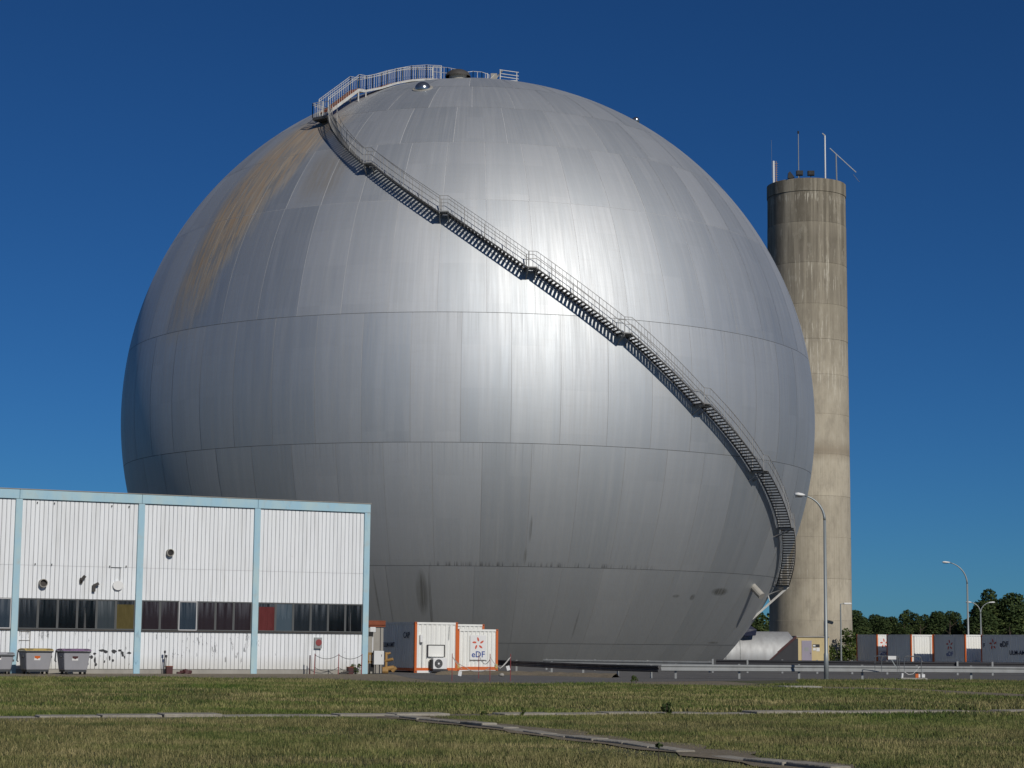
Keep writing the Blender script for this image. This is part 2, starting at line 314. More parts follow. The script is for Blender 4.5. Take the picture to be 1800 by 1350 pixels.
# ------------------------------------------------------------ mesh helpers
class MB:
    def __init__(s): s.v = []; s.f = []; s.m = []
    def add(s, vs_, fs, mi=0):
        o = len(s.v); s.v += [tuple(v) for v in vs_]; s.f += [tuple(i+o for i in f) for f in fs]; s.m += [mi]*len(fs); return s
    def box(s, x0, x1, y0, y1, z0, z1, mi=0):
        return s.add([(x0, y0, z0), (x1, y0, z0), (x1, y1, z0), (x0, y1, z0), (x0, y0, z1), (x1, y0, z1), (x1, y1, z1), (x0, y1, z1)],
                     [(0, 3, 2, 1), (4, 5, 6, 7), (0, 1, 5, 4), (1, 2, 6, 5), (2, 3, 7, 6), (3, 0, 4, 7)], mi)
    def beam(s, p, q, w, h, up=(0, 0, 1), mi=0):
        p = Vector(p); q = Vector(q); d = (q-p).normalized(); a = d.cross(Vector(up))
        if a.length < 1e-4: a = d.cross(Vector((0, 1, 0)))
        a.normalize(); b = a.cross(d).normalized(); a = a*w/2; b = b*h/2
        return s.add([p-a-b, p+a-b, p+a+b, p-a+b, q-a-b, q+a-b, q+a+b, q-a+b],
                     [(0, 1, 2, 3), (7, 6, 5, 4), (0, 4, 5, 1), (1, 5, 6, 2), (2, 6, 7, 3), (3, 7, 4, 0)], mi)
    def tube(s, pts, r, n=6, mi=0, cap=True):
        pts = [Vector(p) for p in pts]; rs = r if isinstance(r, (list, tuple)) else [r]*len(pts); vs_ = []; fs = []
        ref = Vector((0, 0, 1)) if abs((pts[-1]-pts[0]).normalized().z) < 0.9 else Vector((1, 0, 0))
        for i, p in enumerate(pts):
            d = (pts[min(i+1, len(pts)-1)]-pts[max(i-1, 0)]).normalized()
            a = d.cross(ref).normalized(); b = d.cross(a).normalized()
            for j in range(n): t = 2*pi*j/n; vs_.append(p+(a*cos(t)+b*sin(t))*rs[i])
        for i in range(len(pts)-1):
            for j in range(n): fs.append((i*n+j, i*n+(j+1) % n, (i+1)*n+(j+1) % n, (i+1)*n+j))
        if cap: fs.append(tuple(range(n))[::-1]); fs.append(tuple((len(pts)-1)*n+j for j in range(n)))
        return s.add(vs_, fs, mi)
    def lathe(s, prof, n=24, c=(0, 0, 0), mi=0):
        vs_ = []; fs = []
        for (r, z) in prof:
            for j in range(n): t = 2*pi*j/n; vs_.append((c[0]+r*cos(t), c[1]+r*sin(t), c[2]+z))
        for i in range(len(prof)-1):
            for j in range(n): fs.append((i*n+j, i*n+(j+1) % n, (i+1)*n+(j+1) % n, (i+1)*n+j))
        return s.add(vs_, fs, mi)
    def prism(s, poly, y0, y1, mi=0):
        # polygon in local XZ extruded along y
        n = len(poly); vs_ = [(x, y0, z) for x, z in poly]+[(x, y1, z) for x, z in poly]
        fs = [tuple(range(n)), tuple(range(2*n-1, n-1, -1))]+[((i+1) % n, i, n+i, n+(i+1) % n) for i in range(n)]
        return s.add(vs_, fs, mi)
    def mesh(s, name, mats, smooth=False):
        me = bpy.data.meshes.new(name); me.from_pydata(s.v, [], s.f)
        for m in (mats if isinstance(mats, (list, tuple)) else [mats]): me.materials.append(m)
        me.polygons.foreach_set('material_index', s.m)
        if smooth: me.polygons.foreach_set('use_smooth', [True]*len(s.f))
        me.update(); return me
    def build(s, name, mats, parent=None, smooth=False, loc=None, label=None):
        return link(name, s.mesh(name, mats, smooth), parent, loc, label)

def link(name, me, parent=None, loc=None, label=None):
    o = bpy.data.objects.new(name, me); COL.objects.link(o)
    if parent: o.parent = parent
    if loc: o.location = loc
    if label: o['label'] = label
    return o
def tag(o, label, cat, group=None):
    o['label'] = label; o['category'] = cat
    if group: o['group'] = group
    return o
def thing(name, label, cat, loc=(0, 0, 0), rz=0, group=None):
    o = bpy.data.objects.new(name, None); COL.objects.link(o); o.location = loc; o.rotation_euler = (0, 0, rz); o.empty_display_size = 0.3
    return tag(o, label, cat, group)
def setting(name, me_or_mb, mat=None):
    o = me_or_mb.build(name, mat) ; o['kind'] = 'structure'; return o
def auto_bevel(o, w=0.02, seg=1):
    m = o.modifiers.new('bevel', 'BEVEL'); m.width = w; m.segments = seg; m.limit_method = 'ANGLE'; return o
def text_mesh(body, size, mat, name='lettering', bold=0.012):
    cu = bpy.data.curves.new(name, 'FONT'); cu.body = body; cu.size = size; cu.extrude = 0.003; cu.offset = bold*size; cu.resolution_u = 3
    to = bpy.data.objects.new('tmp', cu); COL.objects.link(to)
    dg = bpy.context.evaluated_depsgraph_get(); me = bpy.data.meshes.new_from_object(to.evaluated_get(dg))
    bpy.data.objects.remove(to); bpy.data.curves.remove(cu)
    me.materials.clear(); me.materials.append(mat); me.name = name
    return me
def put_text(body, size, mat, parent, origin, xdir, name='lettering', italic=0):
    # upright lettering: local x along xdir (unit 2D), z up
    me = text_mesh(body, size, mat, name)
    w = max(v.co.x for v in me.vertices); nx, ny = xdir[1], -xdir[0]
    for v in me.vertices:
        x, y, z = v.co; x -= w/2
        v.co = (x*xdir[0]+z*nx, x*xdir[1]+z*ny, y)
    return link(name, me, parent, origin)
def emblem(parent, origin, xdir, R, mat):
    # five curved petals round an open centre
    nx, ny = xdir[1], -xdir[0]
    for i in range(5):
        a = pi/2+2*pi*i/5; poly = []
        for t in range(10):
            s = t/9; rr = R*(0.34+0.66*s); w = R*0.17*sin(pi*min(1, 0.12+s*0.88))**0.7; poly.append((rr, w, s))
        pts = [(r, w) for r, w, s in poly]+[(r, -w*0.8) for r, w, s in poly[::-1]]
        vv = []
        for (r, w) in pts:
            b = a+0.35*((r/R)-0.6)
            x = r*cos(b)-w*sin(b); z = r*sin(b)+w*cos(b)
            vv.append((x*xdir[0]+nx*0.004, x*xdir[1]+ny*0.004, z))
        mb = MB(); n = len(vv); back = [(x-nx*0.004, y-ny*0.004, z) for x, y, z in vv]
        mb.add(vv+back, [tuple(range(n))]+[(j, (j+1) % n, n+(j+1) % n, n+j) for j in range(n)])
        mb.build('emblem_petal', mat, parent, loc=origin)

# ------------------------------------------------------------ ground
def sheet(name, pts, z, mat):
    mb = MB(); mb.add([(x, y, z) for x, y in pts], [tuple(range(len(pts)))]); return setting(name, mb, mat)
g = MB(); N = 24; ext = [-3000, -800, -200, -60, -30, -10, 10, 30, 60, 200, 800, 3000]; ey = [-3000, -800, -200, 0, 40, 80, 120, 200, 400, 900, 3500]
g.add([(x, y, 0) for y in ey for x in ext], [(j*len(ext)+i, j*len(ext)+i+1, (j+1)*len(ext)+i+1, (j+1)*len(ext)+i) for j in range(len(ey)-1) for i in range(len(ext)-1)])
setting('ground', g, M['turf'])
ASPH = [(-5.6, 96), (-4.2, 87), (-2.6, 80), (1.4, 79.5), (4.8, 83.2), (8.7, 87.0), (12.5, 90.6), (40, 93), (90, 97), (90, 215), (-60, 215), (-60, 150), (-16, 112)]
sheet('asphalt_yard', ASPH, 0.006, M['asphalt'])
sheet('gravel_strip', [(-40, 72), (-20.2, 79.3), (-14, 82.2), (-6.7, 80.0), (-2.6, 75.0), (1.4, 77.3), (4.6, 78.5), (8.7, 77.8), (10.2, 81), (9.2, 86.8), (4.8, 83.15), (1.4, 79.4), (-2.7, 79.9), (-4.3, 87), (-5.7, 97), (-28, 88)], 0.010, M['dirt'])
sheet('dirt_path', [(4.8, 77.0), (8.7, 74.8), (11, 72.6), (14.5, 68.5), (16.5, 62), (24, 58), (24, 64.0), (17.5, 68), (15, 75.5), (11.5, 78), (9, 79.2), (5, 79)], 0.014, M['dirt'])

# kerbs: two old lines of kerb stones crossing the turf
K1 = [(-13, 39.0), (-10.2, 40.2), (-6.6, 41.6), (-2.5, 43.2), (0.1, 44.3), (3.4, 45.6), (6.7, 46.9), (13.1, 50.4), (18, 53)]
K2 = [(-2.6, 43.0), (-1.06, 39.5), (0.06, 37.0), (1.02, 34.0), (1.88, 32.0), (2.60, 29.8), (3.53, 27.2), (4.9, 24.2)]
def resample(pl, step):
    out = [Vector(pl[0])]; acc = 0
    for a, b in zip(pl[:-1], pl[1:]):
        a = Vector(a); b = Vector(b); L = (b-a).length; t = step-acc
        while t < L: out.append(a+(b-a)*t/L); t += step
        acc = (acc+L) % step
    return out
def kerb_line(label, pl, step, w, h, skip):
    t = thing('kerb_line', label, 'kerb', (pl[0][0], pl[0][1], 0)); o0 = Vector((pl[0][0], pl[0][1]))
    pts = resample(pl, step)
    for i in range(len(pts)-1):
        if i in skip: continue
        a, b = pts[i]-o0, pts[i+1]-o0; d = (b-a).normalized(); a2 = a+d*0.015; b2 = b-d*0.015
        dz = random.uniform(-0.035, 0.02); j = random.uniform(-0.02, 0.02); n = Vector((-d.y, d.x))
        a2 += n*j; b2 += n*(j+random.uniform(-.015, .015))
        mb = MB(); mb.beam((a2.x, a2.y, (h+dz)/2-0.05), (b2.x, b2.y, (h+dz)/2-0.05+random.uniform(-.01, .01)), w, h+dz+0.1)
        auto_bevel(mb.build('kerb_stone', M['kerb'], t), 0.02, 2)
    return t
kerb_line('straight line of broken pale kerb stones running the whole width of the grass', K1, 1.25, 0.75, 0.06, {10, 21})
kerb_line('slanting line of kerb stones with a dark side running to the lower right corner', K2, 1.1, 0.32, 0.06, {13})
def strip(name, pl, w0, w1, z, mat):
    P = resample(pl, 0.8); mb = MB(); vs_ = []
    for i, p in enumerate(P):
        d = (P[min(i+1, len(P)-1)]-P[max(i-1, 0)]).normalized(); n = Vector((-d.y, d.x))
        for s, w in ((1, w1), (-1, w0)):
            q = p+n*s*w*(1+0.35*sin(i*2.1+s)+random.uniform(-.3, .3)); vs_.append((q.x, q.y, z))
    mb.add(vs_, [(2*i+1, 2*i+3, 2*i+2, 2*i) for i in range(len(P)-1)]); setting(name, mb, mat)
strip('soil_strip', K1, 1.5, 0.6, 0.012, M['dirt']); strip('soil_strip', K2, 0.4, 0.8, 0.018, M['dirt'])

# ------------------------------------------------------------ the sphere
SC = Vector((-3.42, 158.26, 19.04)); R0 = 27.5
def sph(lat, lon, r=R0):
    a, b = rad(lat), rad(lon); return Vector((r*cos(a)*sin(b), -r*cos(a)*cos(b), r*sin(a)))
ball = thing('metal_sphere', 'giant weathered aluminium containment sphere with curved plates filling the middle', 'sphere', (SC.x, SC.y, 0))
RINGS = [(90, 72, 12, 3), (72, 61.5, 24, 0), (61.5, 51.1, 34, 1), (51.1, 40.4, 34, -2.5), (40.4, 28.0, 51, 3.6), (28.0, 9.5, 51, 3.5), (9.5, -8.9, 51, 0), (-8.9, -26.7, 51, 3.1), (-26.7, -39.5, 51, -4.8), (-39.5, -43.9, 51, 2.0)]
plates = 0
for ri, (la, lb, nn, off) in enumerate(RINGS):
    step = 360/nn; gap_lat = 0.035
    protos = {}
    for j in range(nn):
        l0 = off+j*step; l0 = (l0+180) % 360-180; mid = l0+step/2
        if abs((mid+180) % 360-180) > 98: continue
        tilt = random.uniform(-0.003, 0.003); tn_ = Vector((random.gauss(0, 1), random.gauss(0, 1), random.gauss(0, 1)))*0.0045
        mb = MB(); nu = max(4, int(step/1.15)); nv = max(2, int((la-lb)/1.5)); vs_ = []
        gl = 0.045/max(0.25, cos(rad((la+lb)/2))) 
        for v in range(nv+1):
            for u in range(nu+1):
                fu, fv = u/nu, v/nv
                lat = lb+gap_lat+(la-lb-2*gap_lat)*fv; lon = l0+gl+(step-2*gl)*fu
                # panels are very slightly flatter than the sphere and each sits a touch proud or tilted
                rr = R0+0.026+tilt*(fu-0.5)*2
                vs_.append(sph(lat, lon, rr))
        fs = [(v*(nu+1)+u, v*(nu+1)+u+1, (v+1)*(nu+1)+u+1, (v+1)*(nu+1)+u) for v in range(nv) for u in range(nu)]
        mb.add(vs_, fs); ob = mb.build('plate', M['alu'], ball, True, loc=(0, 0, SC.z)); plates += 1
        ob.data.normals_split_custom_set_from_vertices([(Vector(v).normalized()+tn_).normalized() for v in vs_])
# inner shell: whole ball, seen in the seams and from behind
mb = MB(); vs_ = []; NU, NV = 512, 256
for v in range(NV+1):
    for u in range(NU): vs_.append(sph(-90+180*v/NV, 360*u/NU, R0+0.009))
mb.add(vs_, [(v*NU+u, v*NU+(u+1) % NU, (v+1)*NU+(u+1) % NU, (v+1)*NU+u) for v in range(NV) for u in range(NU)])
mb.build('inner_shell', M['alu_line'], ball, True, loc=(0, 0, SC.z))
for lat_ in (61.5, 51.1, 40.4, 28.0, 9.5, -8.9, -26.7, -39.5):
    mb = MB(); n = 512; vs_ = []
    for u in range(n):
        for dl, rr in ((-0.034, R0+0.0225), (0.034, R0+0.0225)): vs_.append(sph(lat_+dl, 360*u/n, rr-0.005))
    mb.add(vs_, [(2*u, 2*((u+1) % n), 2*((u+1) % n)+1, 2*u+1) for u in range(n)])
    mb.build('ring_seam', M['alu_dark'] if lat_ < 20 else M['alu_line'], ball, loc=(0, 0, SC.z))
# rear half: plates out of sight, joined
mb = MB()
for ri, (la, lb, nn, off) in enumerate(RINGS):
    step = 360/nn
    for j in range(nn):
        l0 = (off+j*step+180) % 360-180; mid = (l0+step/2+180) % 360-180
        if abs(mid) <= 98: continue
        nu = 3; nv = max(2, int((la-lb)/3)); vs_ = []
        for v in range(nv+1):
            for u in range(nu+1): vs_.append(sph(lb+.035+(la-lb-.07)*v/nv, l0+.04+(step-.08)*u/nu, R0+0.02))
        mb.add(vs_, [(v*(nu+1)+u, v*(nu+1)+u+1, (v+1)*(nu+1)+u+1, (v+1)*(nu+1)+u) for v in range(nv) for u in range(nu)])
o = mb.build('rear_plating', M['alu'], ball, True, loc=(0, 0, SC.z)); o['kind'] = 'stuff'
# domed hatches near the top
def hatch(lat, lon, r, h, mat, name, rim):
    n = sph(lat, lon, 1); q = n.to_track_quat('Z', 'Y').to_matrix().to_4x4(); base = sph(lat, lon, R0)+Vector((0, 0, SC.z))
    mb = MB(); mb.lathe([(r*cos(t), h*sin(t)) for t in [i*pi/2/7 for i in range(8)]], 24)
    d = mb.build(name, mat, ball, True); d.matrix_local = Matrix.Translation(base)@q
    if rim:
        rb = MB(); rb.lathe([(r+.16, -.1), (r+.16, .08), (r-.02, .08), (r-.02, -.1)], 24); e = rb.build('hatch_rim', M['concrete_w'], d)
M['chrome'] = paint('polished_dome', (0.42, 0.44, 0.45), 0.22, 0.9, 0.15)
hatch(60.6, -15.2, 0.62, 0.55, M['chrome'], 'domed_hatch', True)
hatch(57.8, 62.0, 0.3, 0.35, M['chrome'], 'domed_hatch', False)
# short pipe stub and drip rod low on the right
p0 = sph(-28.6, 62.6, R0)+Vector((0, 0, SC.z)); nrm = sph(-28.6, 62.6, 1)
MB().tube([p0-nrm*.1, p0+Vector((.55, -.75, -.75))], .27, 12).build('pipe_stub', M['concrete_w'], ball)

# ------------------------------------------------------------ staircase winding down the sphere
st = thing('spiral_staircase', 'long steel staircase winding across the sphere from its top to the lower right', 'staircase', (SC.x, SC.y, 0))
LAND = [(49.0, -34.5), (34.5, -17.0), (24.7, -3.0), (15.9, 9.9), (7.0, 23.3), (-2.0, 36.1), (-10.5, 49.8), (-18.3, 62.8), (-27.3, 77.5)]
Zs = [28.1*sin(rad(a)) for a, b in LAND]
def frame(z, lon, off):           # point at height z (sphere centre = 0), off metres outward from the shell
    rs = math.sqrt(max(0, R0*R0-z*z)); b = rad(lon); e = Vector((sin(b), -cos(b), 0)); return e*(rs+off)+Vector((0, 0, z+SC.z)), e
tread_me = MB().box(-.09, .09, 0, .92, -.05, 0).box(-.09, -.06, 0, .92, -.075, -.045).mesh('tread', M['stair_dk'])
def beamline(name, zl, off, dz, w, h, parent, mat):
    mb = MB(); P = [frame(z, lo, off)[0]+Vector((0, 0, dz)) for z, lo in zl]
    for a, b in zip(P[:-1], P[1:]): mb.beam(a, b, w, h)
    return mb.build(name, mat, parent)
for i in range(len(LAND)-1):
    z0, z1 = Zs[i], Zs[i+1]; lo0, lo1 = LAND[i][1], LAND[i+1][1]
    rs = math.sqrt(R0*R0-((z0+z1)/2)**2); dlon = math.degrees(0.27/rs)
    nst = int(round((z0-z1)/0.178)); lo0b, lo1b = lo0+dlon, lo1-dlon
    fl = bpy.data.objects.new('stair_flight', None); COL.objects.link(fl); fl.parent = st
    line = []
    for t in range(nst+1):
        f = t/nst
        # first flight bends like the photographed one
        z = z0+(z1-z0)*f; lo = lo0b+(lo1b-lo0b)*f
        if i == 0: lo = lo0b+(lo1b-lo0b)*f
        line.append((z, lo))
        if t == nst: break
        P, e = frame(z-0.178, lo+(lo1b-lo0b)/nst/2, 0.22)
        o = link('tread', tread_me, fl); o.location = P; o.rotation_euler = (0, 0, math.atan2(e.y, e.x)-pi/2)
    for off in (0.2, 1.16): beamline('stringer', line, off, -0.12, 0.04, 0.10 if off > 1 else .14, fl, M['stair_dk'])
    full = [(z0, lo0-dlon*.9)]+line+[(z1, lo1)]
    for off in (0.2, 1.16):
        rb = MB(); P = [frame(z, lo, off)[0] for z, lo in full]
        for hh in (1.05, 0.55) if off > 1 else (1.02,):
            for a, b in zip(P[:-1], P[1:]): rb.beam(a+Vector((0, 0, hh)), b+Vector((0, 0, hh)), .035, .035)
        for kk, a in enumerate(P):
            if off > 1 or kk % 3 == 0: rb.beam(a-Vector((0, 0, .1)), a+Vector((0, 0, 1.05)), .022 if kk % 6 else .04, .022 if kk % 6 else .04, (0, 1, 0))
        rb.build('railing', M['stair'], fl)
    # landing plate and its bracket
    lb_ = MB(); a, e = frame(z1, lo1, 0.15); tdir = Vector((-e.y, e.x, 0))
    w = 0.34
    vs_ = [a-tdir*w, a+tdir*w, a+tdir*w+e*1.05, a-tdir*w+e*1.05]; vs_ = [v-Vector((0, 0, .07)) for v in vs_]+vs_
    lb_.add(vs_, [(0, 3, 2, 1), (4, 5, 6, 7), (0, 1, 5, 4), (1, 2, 6, 5), (2, 3, 7, 6), (3, 0, 4, 7)]); lb_.build('landing', M['stair'], st)
    br = MB()
    for s in (-w+.05, w-.05):
        q = frame(z1-.75, lo1, -.02)[0]+tdir*s; br.beam(a+tdir*s+e*.95-Vector((0, 0, .12)), q, .07, .07); br.beam(a+tdir*s+e*1.0-Vector((0, 0, .12)), a+tdir*s-e*.2-Vector((0, 0, .12)), .08, .1)
    br.build('bracket', M['stair'], st)
# strut holding the lowest landing
a, e = frame(Zs[-1], LAND[-1][1], 1.15); b_, _ = frame(Zs[-1]-2.6, LAND[-1][1]-1, -.05)
sb = MB(); sb.beam(a-Vector((0, 0, .1)), b_, .16, .16); sb.beam((a+b_)/2, (a+b_)/2+Vector((-.25, 0, .75)), .07, .07)
sb.build('strut', M['rail_white'], st)
# dark hanging ladder cage beneath the last flight
cg = MB()
for off in (0.15, 0.6, 1.1):
    for s in (-.4, .4):
        p, e = frame(Zs[-1], LAND[-1][1], off); td = Vector((-e.y, e.x, 0)); cg.beam(p+td*s, p+td*s+Vector((0, 0, 2.4)), .05, .05, (0, 1, 0))
for hh in (0.4, 0.8, 1.2, 1.6, 2.0):
    p, e = frame(Zs[-1], LAND[-1][1], .15); td = Vector((-e.y, e.x, 0)); cg.beam(p+td*.4+Vector((0, 0, hh)), p+td*.4+e*.95+Vector((0, 0, hh)), .04, .04)
cg.build('end_cage', M['stair'], st)

# ------------------------------------------------------------ walkway over the top
wk = thing('roof_walkway', 'white railed catwalk rising over the crown of the sphere', 'walkway', (SC.x, SC.y, 0))
def meridian(lats, lon, r): return [sph(l, lon, r)+Vector((0, 0, SC.z)) for l in lats]
def deck(name, P, width, side, parent, mat_top, mat_edge, h=0.16):
    mb = MB()
    for a, b in zip(P[:-1], P[1:]):
        mb.beam(a, b, width, 0.04, mi=0)
        for s in (-1, 1): mb.beam(a+side*s*width/2-Vector((0, 0, h/2)), b+side*s*width/2-Vector((0, 0, h/2)), 0.05, h, mi=1)
    return mb.build(name, [mat_top, mat_edge], parent)
def rail_run(P, side, parent, sp=0.27, hh=1.1, mids=(0.93,), thick=0.022):
    rb = MB(); Q = [p+side for p in P]
    for h in (hh,)+tuple(mids):
        for a, b in zip(Q[:-1], Q[1:]): rb.beam(a+Vector((0, 0, h)), b+Vector((0, 0, h)), .036, .036)
    for a, b in zip(Q[:-1], Q[1:]):
        n = max(1, int((b-a).length/sp))
        for k_ in range(n+1):
            p = a.lerp(b, k_/n); w = .06 if k_ in (0, n) else thick; rb.beam(p, p+Vector((0, 0, hh)), w, w, (0, 1, 0))
    rb.build('railing', M['rail_white'], parent)
lon = -37.5; sd_ = Vector((cos(rad(lon)), sin(rad(lon)), 0))
A0 = sph(50.6, lon, 28.15)+Vector((0, 0, SC.z)); A1 = sph(58.6, -36.5, 28.35)+Vector((0, 0, SC.z)); A2 = sph(60.2, -36.5, 28.0)+Vector((0, 0, SC.z))
P1 = [A0, A1]; P2 = [A1, A2]; P3 = [A2]+meridian([64, 68, 72, 76, 80], -36.5, 27.75)
for nm, PP in (('ramp', P1), ('ramp', P2), ('deck', P3)):
    deck(nm, PP, 0.9, sd_, wk, M['rust'], M['rail_white'], 0.22 if nm == 'ramp' else .16)
    for s in (-.47, .47): rail_run(PP, sd_*s, wk)
lg = MB()
for q in (A1, A2):
    for s in (-.42, .42): lg.beam(q+sd_*s, q+sd_*s-Vector((0, 0, 1.0)), .09, .09, (0, 1, 0))
lg.build('support_leg', M['rail_white'], wk)
# top landing where stair and walkway meet
tl = MB(); a, e = frame(Zs[0], LAND[0][1]-1.2, 0.0); td = Vector((-e.y, e.x, 0))
vs_ = [a-td*.9-e*.3, a+td*.5-e*.3, a+td*.5+e*1.2, a-td*.9+e*1.2]; vs_ = [v+Vector((0, 0, -.2)) for v in vs_]+vs_
tl.add(vs_, [(0, 3, 2, 1), (4, 5, 6, 7), (0, 1, 5, 4), (1, 2, 6, 5), (2, 3, 7, 6), (3, 0, 4, 7)]); tl.build('landing', M['stair_dk'], wk)
rail_run([a-td*.9+e*1.2, a-td*.9-e*.3], Vector((0, 0, 0)), wk, .22, 1.1, (0.95,)); rail_run([a-td*.9+e*1.2, a+td*.1+e*1.2], Vector((0, 0, 0)), wk, .22, 1.1, (0.95,))
# guard rails further round the crown
cr = thing('crown_railing', 'low white guard railing behind the domed cowl at the very top of the sphere', 'railing', (SC.x, SC.y, 0))
def crown(pts, parent, sp=.3, hh=1.1, mids=(.9,)):
    rail_run([Vector((x-SC.x, y-SC.y, z)) for x, y, z in pts], Vector((0, 0, 0)), parent, sp, hh, mids, .035)
crown([(-6.45, 151.5, 45.45), (-5.3, 151.2, 45.25), (-4.15, 151.0, 45.0)], cr, .28, 1.2, (.75,))
crown([(-4.1, 151.2, 45.0), (-3.3, 151.3, 45.15), (-2.6, 151.3, 45.1), (-2.05, 151.3, 44.9)], cr, .28, 1.05, ())
cw = thing('vent_cowl', 'small dark domed cowl poking over the crown of the sphere', 'vent', (-4.45, 150.2, 45.4))
mb = MB(); mb.lathe([(1.0*cos(t), 0.6*sin(t)) for t in [i*pi/2/6 for i in range(7)]], 20); mb.build('hood', M['louvre'], cw, True)
MB().lathe([(.7, -.4), (.7, .18), (.66, .18)], 20).build('collar', M['concrete_w'], cw)
pf = thing('maintenance_platform', 'small white railed cradle at the right end of the crown walkway', 'platform', (-0.9, 150.9, 44.95))
MB().box(-.2, 1.1, -.5, .5, 0.12, .3).build('platform_floor', M['rail_white'], pf)
MB().box(-1.0, -.5, -.3, .3, 0.0, .9).beam((-.95, -.3, 0), (-.1, -.3, 1.1), .1, .1).build('gear_housing', M['concrete_w'], pf)
rb = MB()
for x in (-.25, 1.05):
    for y in (-.5, .5): rb.beam((x, y, .1), (x, y, 1.15-(x+.25)*.15), .06, .06, (0, 1, 0))
for h in (.6, 1.13):
    for y in (-.5, .5): rb.beam((-.3, y, h), (1.2, y, h-.2), .05, .05)
rb.beam((-1.25, -.3, -.2), (-1.25, -.3, .9), .07, .07, (0, 1, 0)).beam((-1.25, -.3, .2), (-.7, -.3, .8), .06, .06)
rb.build('railing', M['rail_white'], pf)
MB().tube([(-.42, -.34, .05), (-.42, -.46, .05)], .14, 12).build('wheel', M['black'], pf)

# ------------------------------------------------------------ concrete tower
TX, TY = 28.72, 190.0
tw = thing('concrete_tower', 'tall round stained concrete tower standing right of the sphere', 'tower', (TX, TY, 0))
lifts = [0, 3.9, 7.8, 11.7, 15.6, 19.6, 23.4, 27.2, 30.6, 34.0, 38.0, 42.0, 45.0, 46.25]
def rt(z): return 3.93-0.0028*z
for a, b in zip(lifts[:-1], lifts[1:]):
    top = b == lifts[-1]; j = random.uniform(-.008, .012)+(0.05 if top else 0)
    mb = MB(); mb.lathe([(rt(a)+j-.02, a), (rt(a)+j, a+.02), (rt(b)+j, b-.02), (rt(b)+j-.02, b)]+([(rt(b)-.35, b), (rt(b)-.35, b-.6), (0.01, b-.6)] if top else []), 72)
    mb.build('concrete_lift', M['tower'], tw, True)
    o = tw.children[-1]
    for p in o.data.polygons: p.use_smooth = abs(p.normal.z) < 0.3
    o.data.normals_split_custom_set([(Vector((v.x, v.y, 0)).normalized() if abs(p.normal.z) < .3 else p.normal) for p in o.data.polygons for v in [o.data.vertices[o.data.loops[l].vertex_index].co for l in p.loop_indices]])
MB().lathe([(3.6, 0), (3.6, 45.5), (0.01, 45.5)], 48).build('core', M['interior'], tw)
def ant(name, label, x, y, z, cat='antenna'): return thing(name, label, cat, (TX+x, TY+y, z))
a = ant('mast_antenna', 'taller plain mast left of centre on the tower rim', -.95, -1.5, 45.6); MB().tube([(0, 0, 0), (0, 0, 5.6)], [.05, .04], 8).build('mast', M['galv'], a); MB().tube([(0, 0, 5.6), (0, 0, 5.85)], .09, 6).build('tip', M['black'], a)
a = ant('mast_antenna', 'thick bright mast right of centre on the tower rim', 1.65, -1.5, 45.6); MB().tube([(0, 0, 0), (0, 0, 5.4)], .075, 8).build('mast', M['white'], a); MB().beam((-.25, 0, 5.65), (.05, 0, 5.4), .1, .1).build('tip', M['galv'], a)
a = ant('panel_antenna', 'short pale stick antenna with a whip at the left edge of the tower', -3.35, -1.2, 45.6); MB().tube([(0, 0, 0), (0, 0, 2.9)], .10, 8).build('radome', M['white'], a)
cl = MB()
for i in range(9): cl.beam((.12, 0, .9+i*.22), (.42, 0, .9+i*.22), .03, .03)
cl.beam((.25, 0, 0), (.25, 0, 2.9), .05, .05, (0, 1, 0)); cl.build('dipole_ladder', M['ochre'], a); MB().tube([(-.15, 0, 1.2), (-.2, 0, 5.0)], .012, 4).build('whip', M['galv'], a)
a = ant('crane_arm', 'slanting davit arm on a thin post at the right of the tower top', 2.85, -1.0, 45.6, 'davit'); MB().tube([(0, 0, 0), (-.05, 0, 3.7)], .07, 6).build('post', M['galv'], a)
MB().beam((-.65, 0, 4.3), (1.9, 0, 1.9), .07, .07).build('arm', M['galv'], a); MB().tube([(1.6, 0, 1.7), (2.2, 0, .95)], .02, 4).beam((-.3, 0, 0), (0, 0, .5), .06, .06).build('stay_cable', M['galv'], a)
for lab, x, wd in (('tilted dark floodlight at the left of the tower rim', -2.0, 0), ('middle dark floodlight on the tower rim below the thin mast', -1.15, 1), ('right dark floodlight of the three on the tower rim', -.05, 1)):
    a = ant('floodlight', lab, x, -3.4 if wd else -3.1, 46.25, 'floodlight')
    MB().beam((0, 0, -.15), (0, 0, .3), .07, .07, (0, 1, 0)).build('stand', M['black'], a)
    if wd: MB().box(-.32, .32, -.22, .18, .3, .75).box(-.26, .26, -.26, -.22, .35, .7).build('housing', M['black'], a)
    else: MB().prism([(-.25, .1), (.05, .05), (.4, .15), (-.05, .75), (-.2, .6)], -.2, .2).build('housing', M['black'], a)

# ------------------------------------------------------------ low industrial building
PX, PY, RZ = -6.9, 97.0, rad(26.89)
bd = thing('industrial_building', 'long low white clad hall with pale blue frame in front of the sphere at left', 'building', (PX, PY, 0), RZ)
PITCH = 5.67; W_C = 0.30; HT = 8.25; NB = 4
cols = [-W_C/2-PITCH*i for i in range(NB+1)]
xe = cols[-1]-W_C/2
for c in cols: auto_bevel(MB().box(c-W_C/2, c+W_C/2, -.06, .26, 0, 7.82).build('column', M['blue_trim'], bd), .012)
fa = MB()
edges = [0.004]+[c+0 for c in cols[1:-1]]+[xe-.004]
for a, b in zip(edges[:-1], edges[1:]):
    auto_bevel(MB().box(b+.006, a-.006, -.075, .27, 7.824, HT).build('fascia_beam', M['blue_trim'], bd), .012)
MB().box(xe, .03, -.10, .3, HT+.003, HT+.035).build('roof_edge_flashing', M['concrete_w'], bd)
DEP = 22
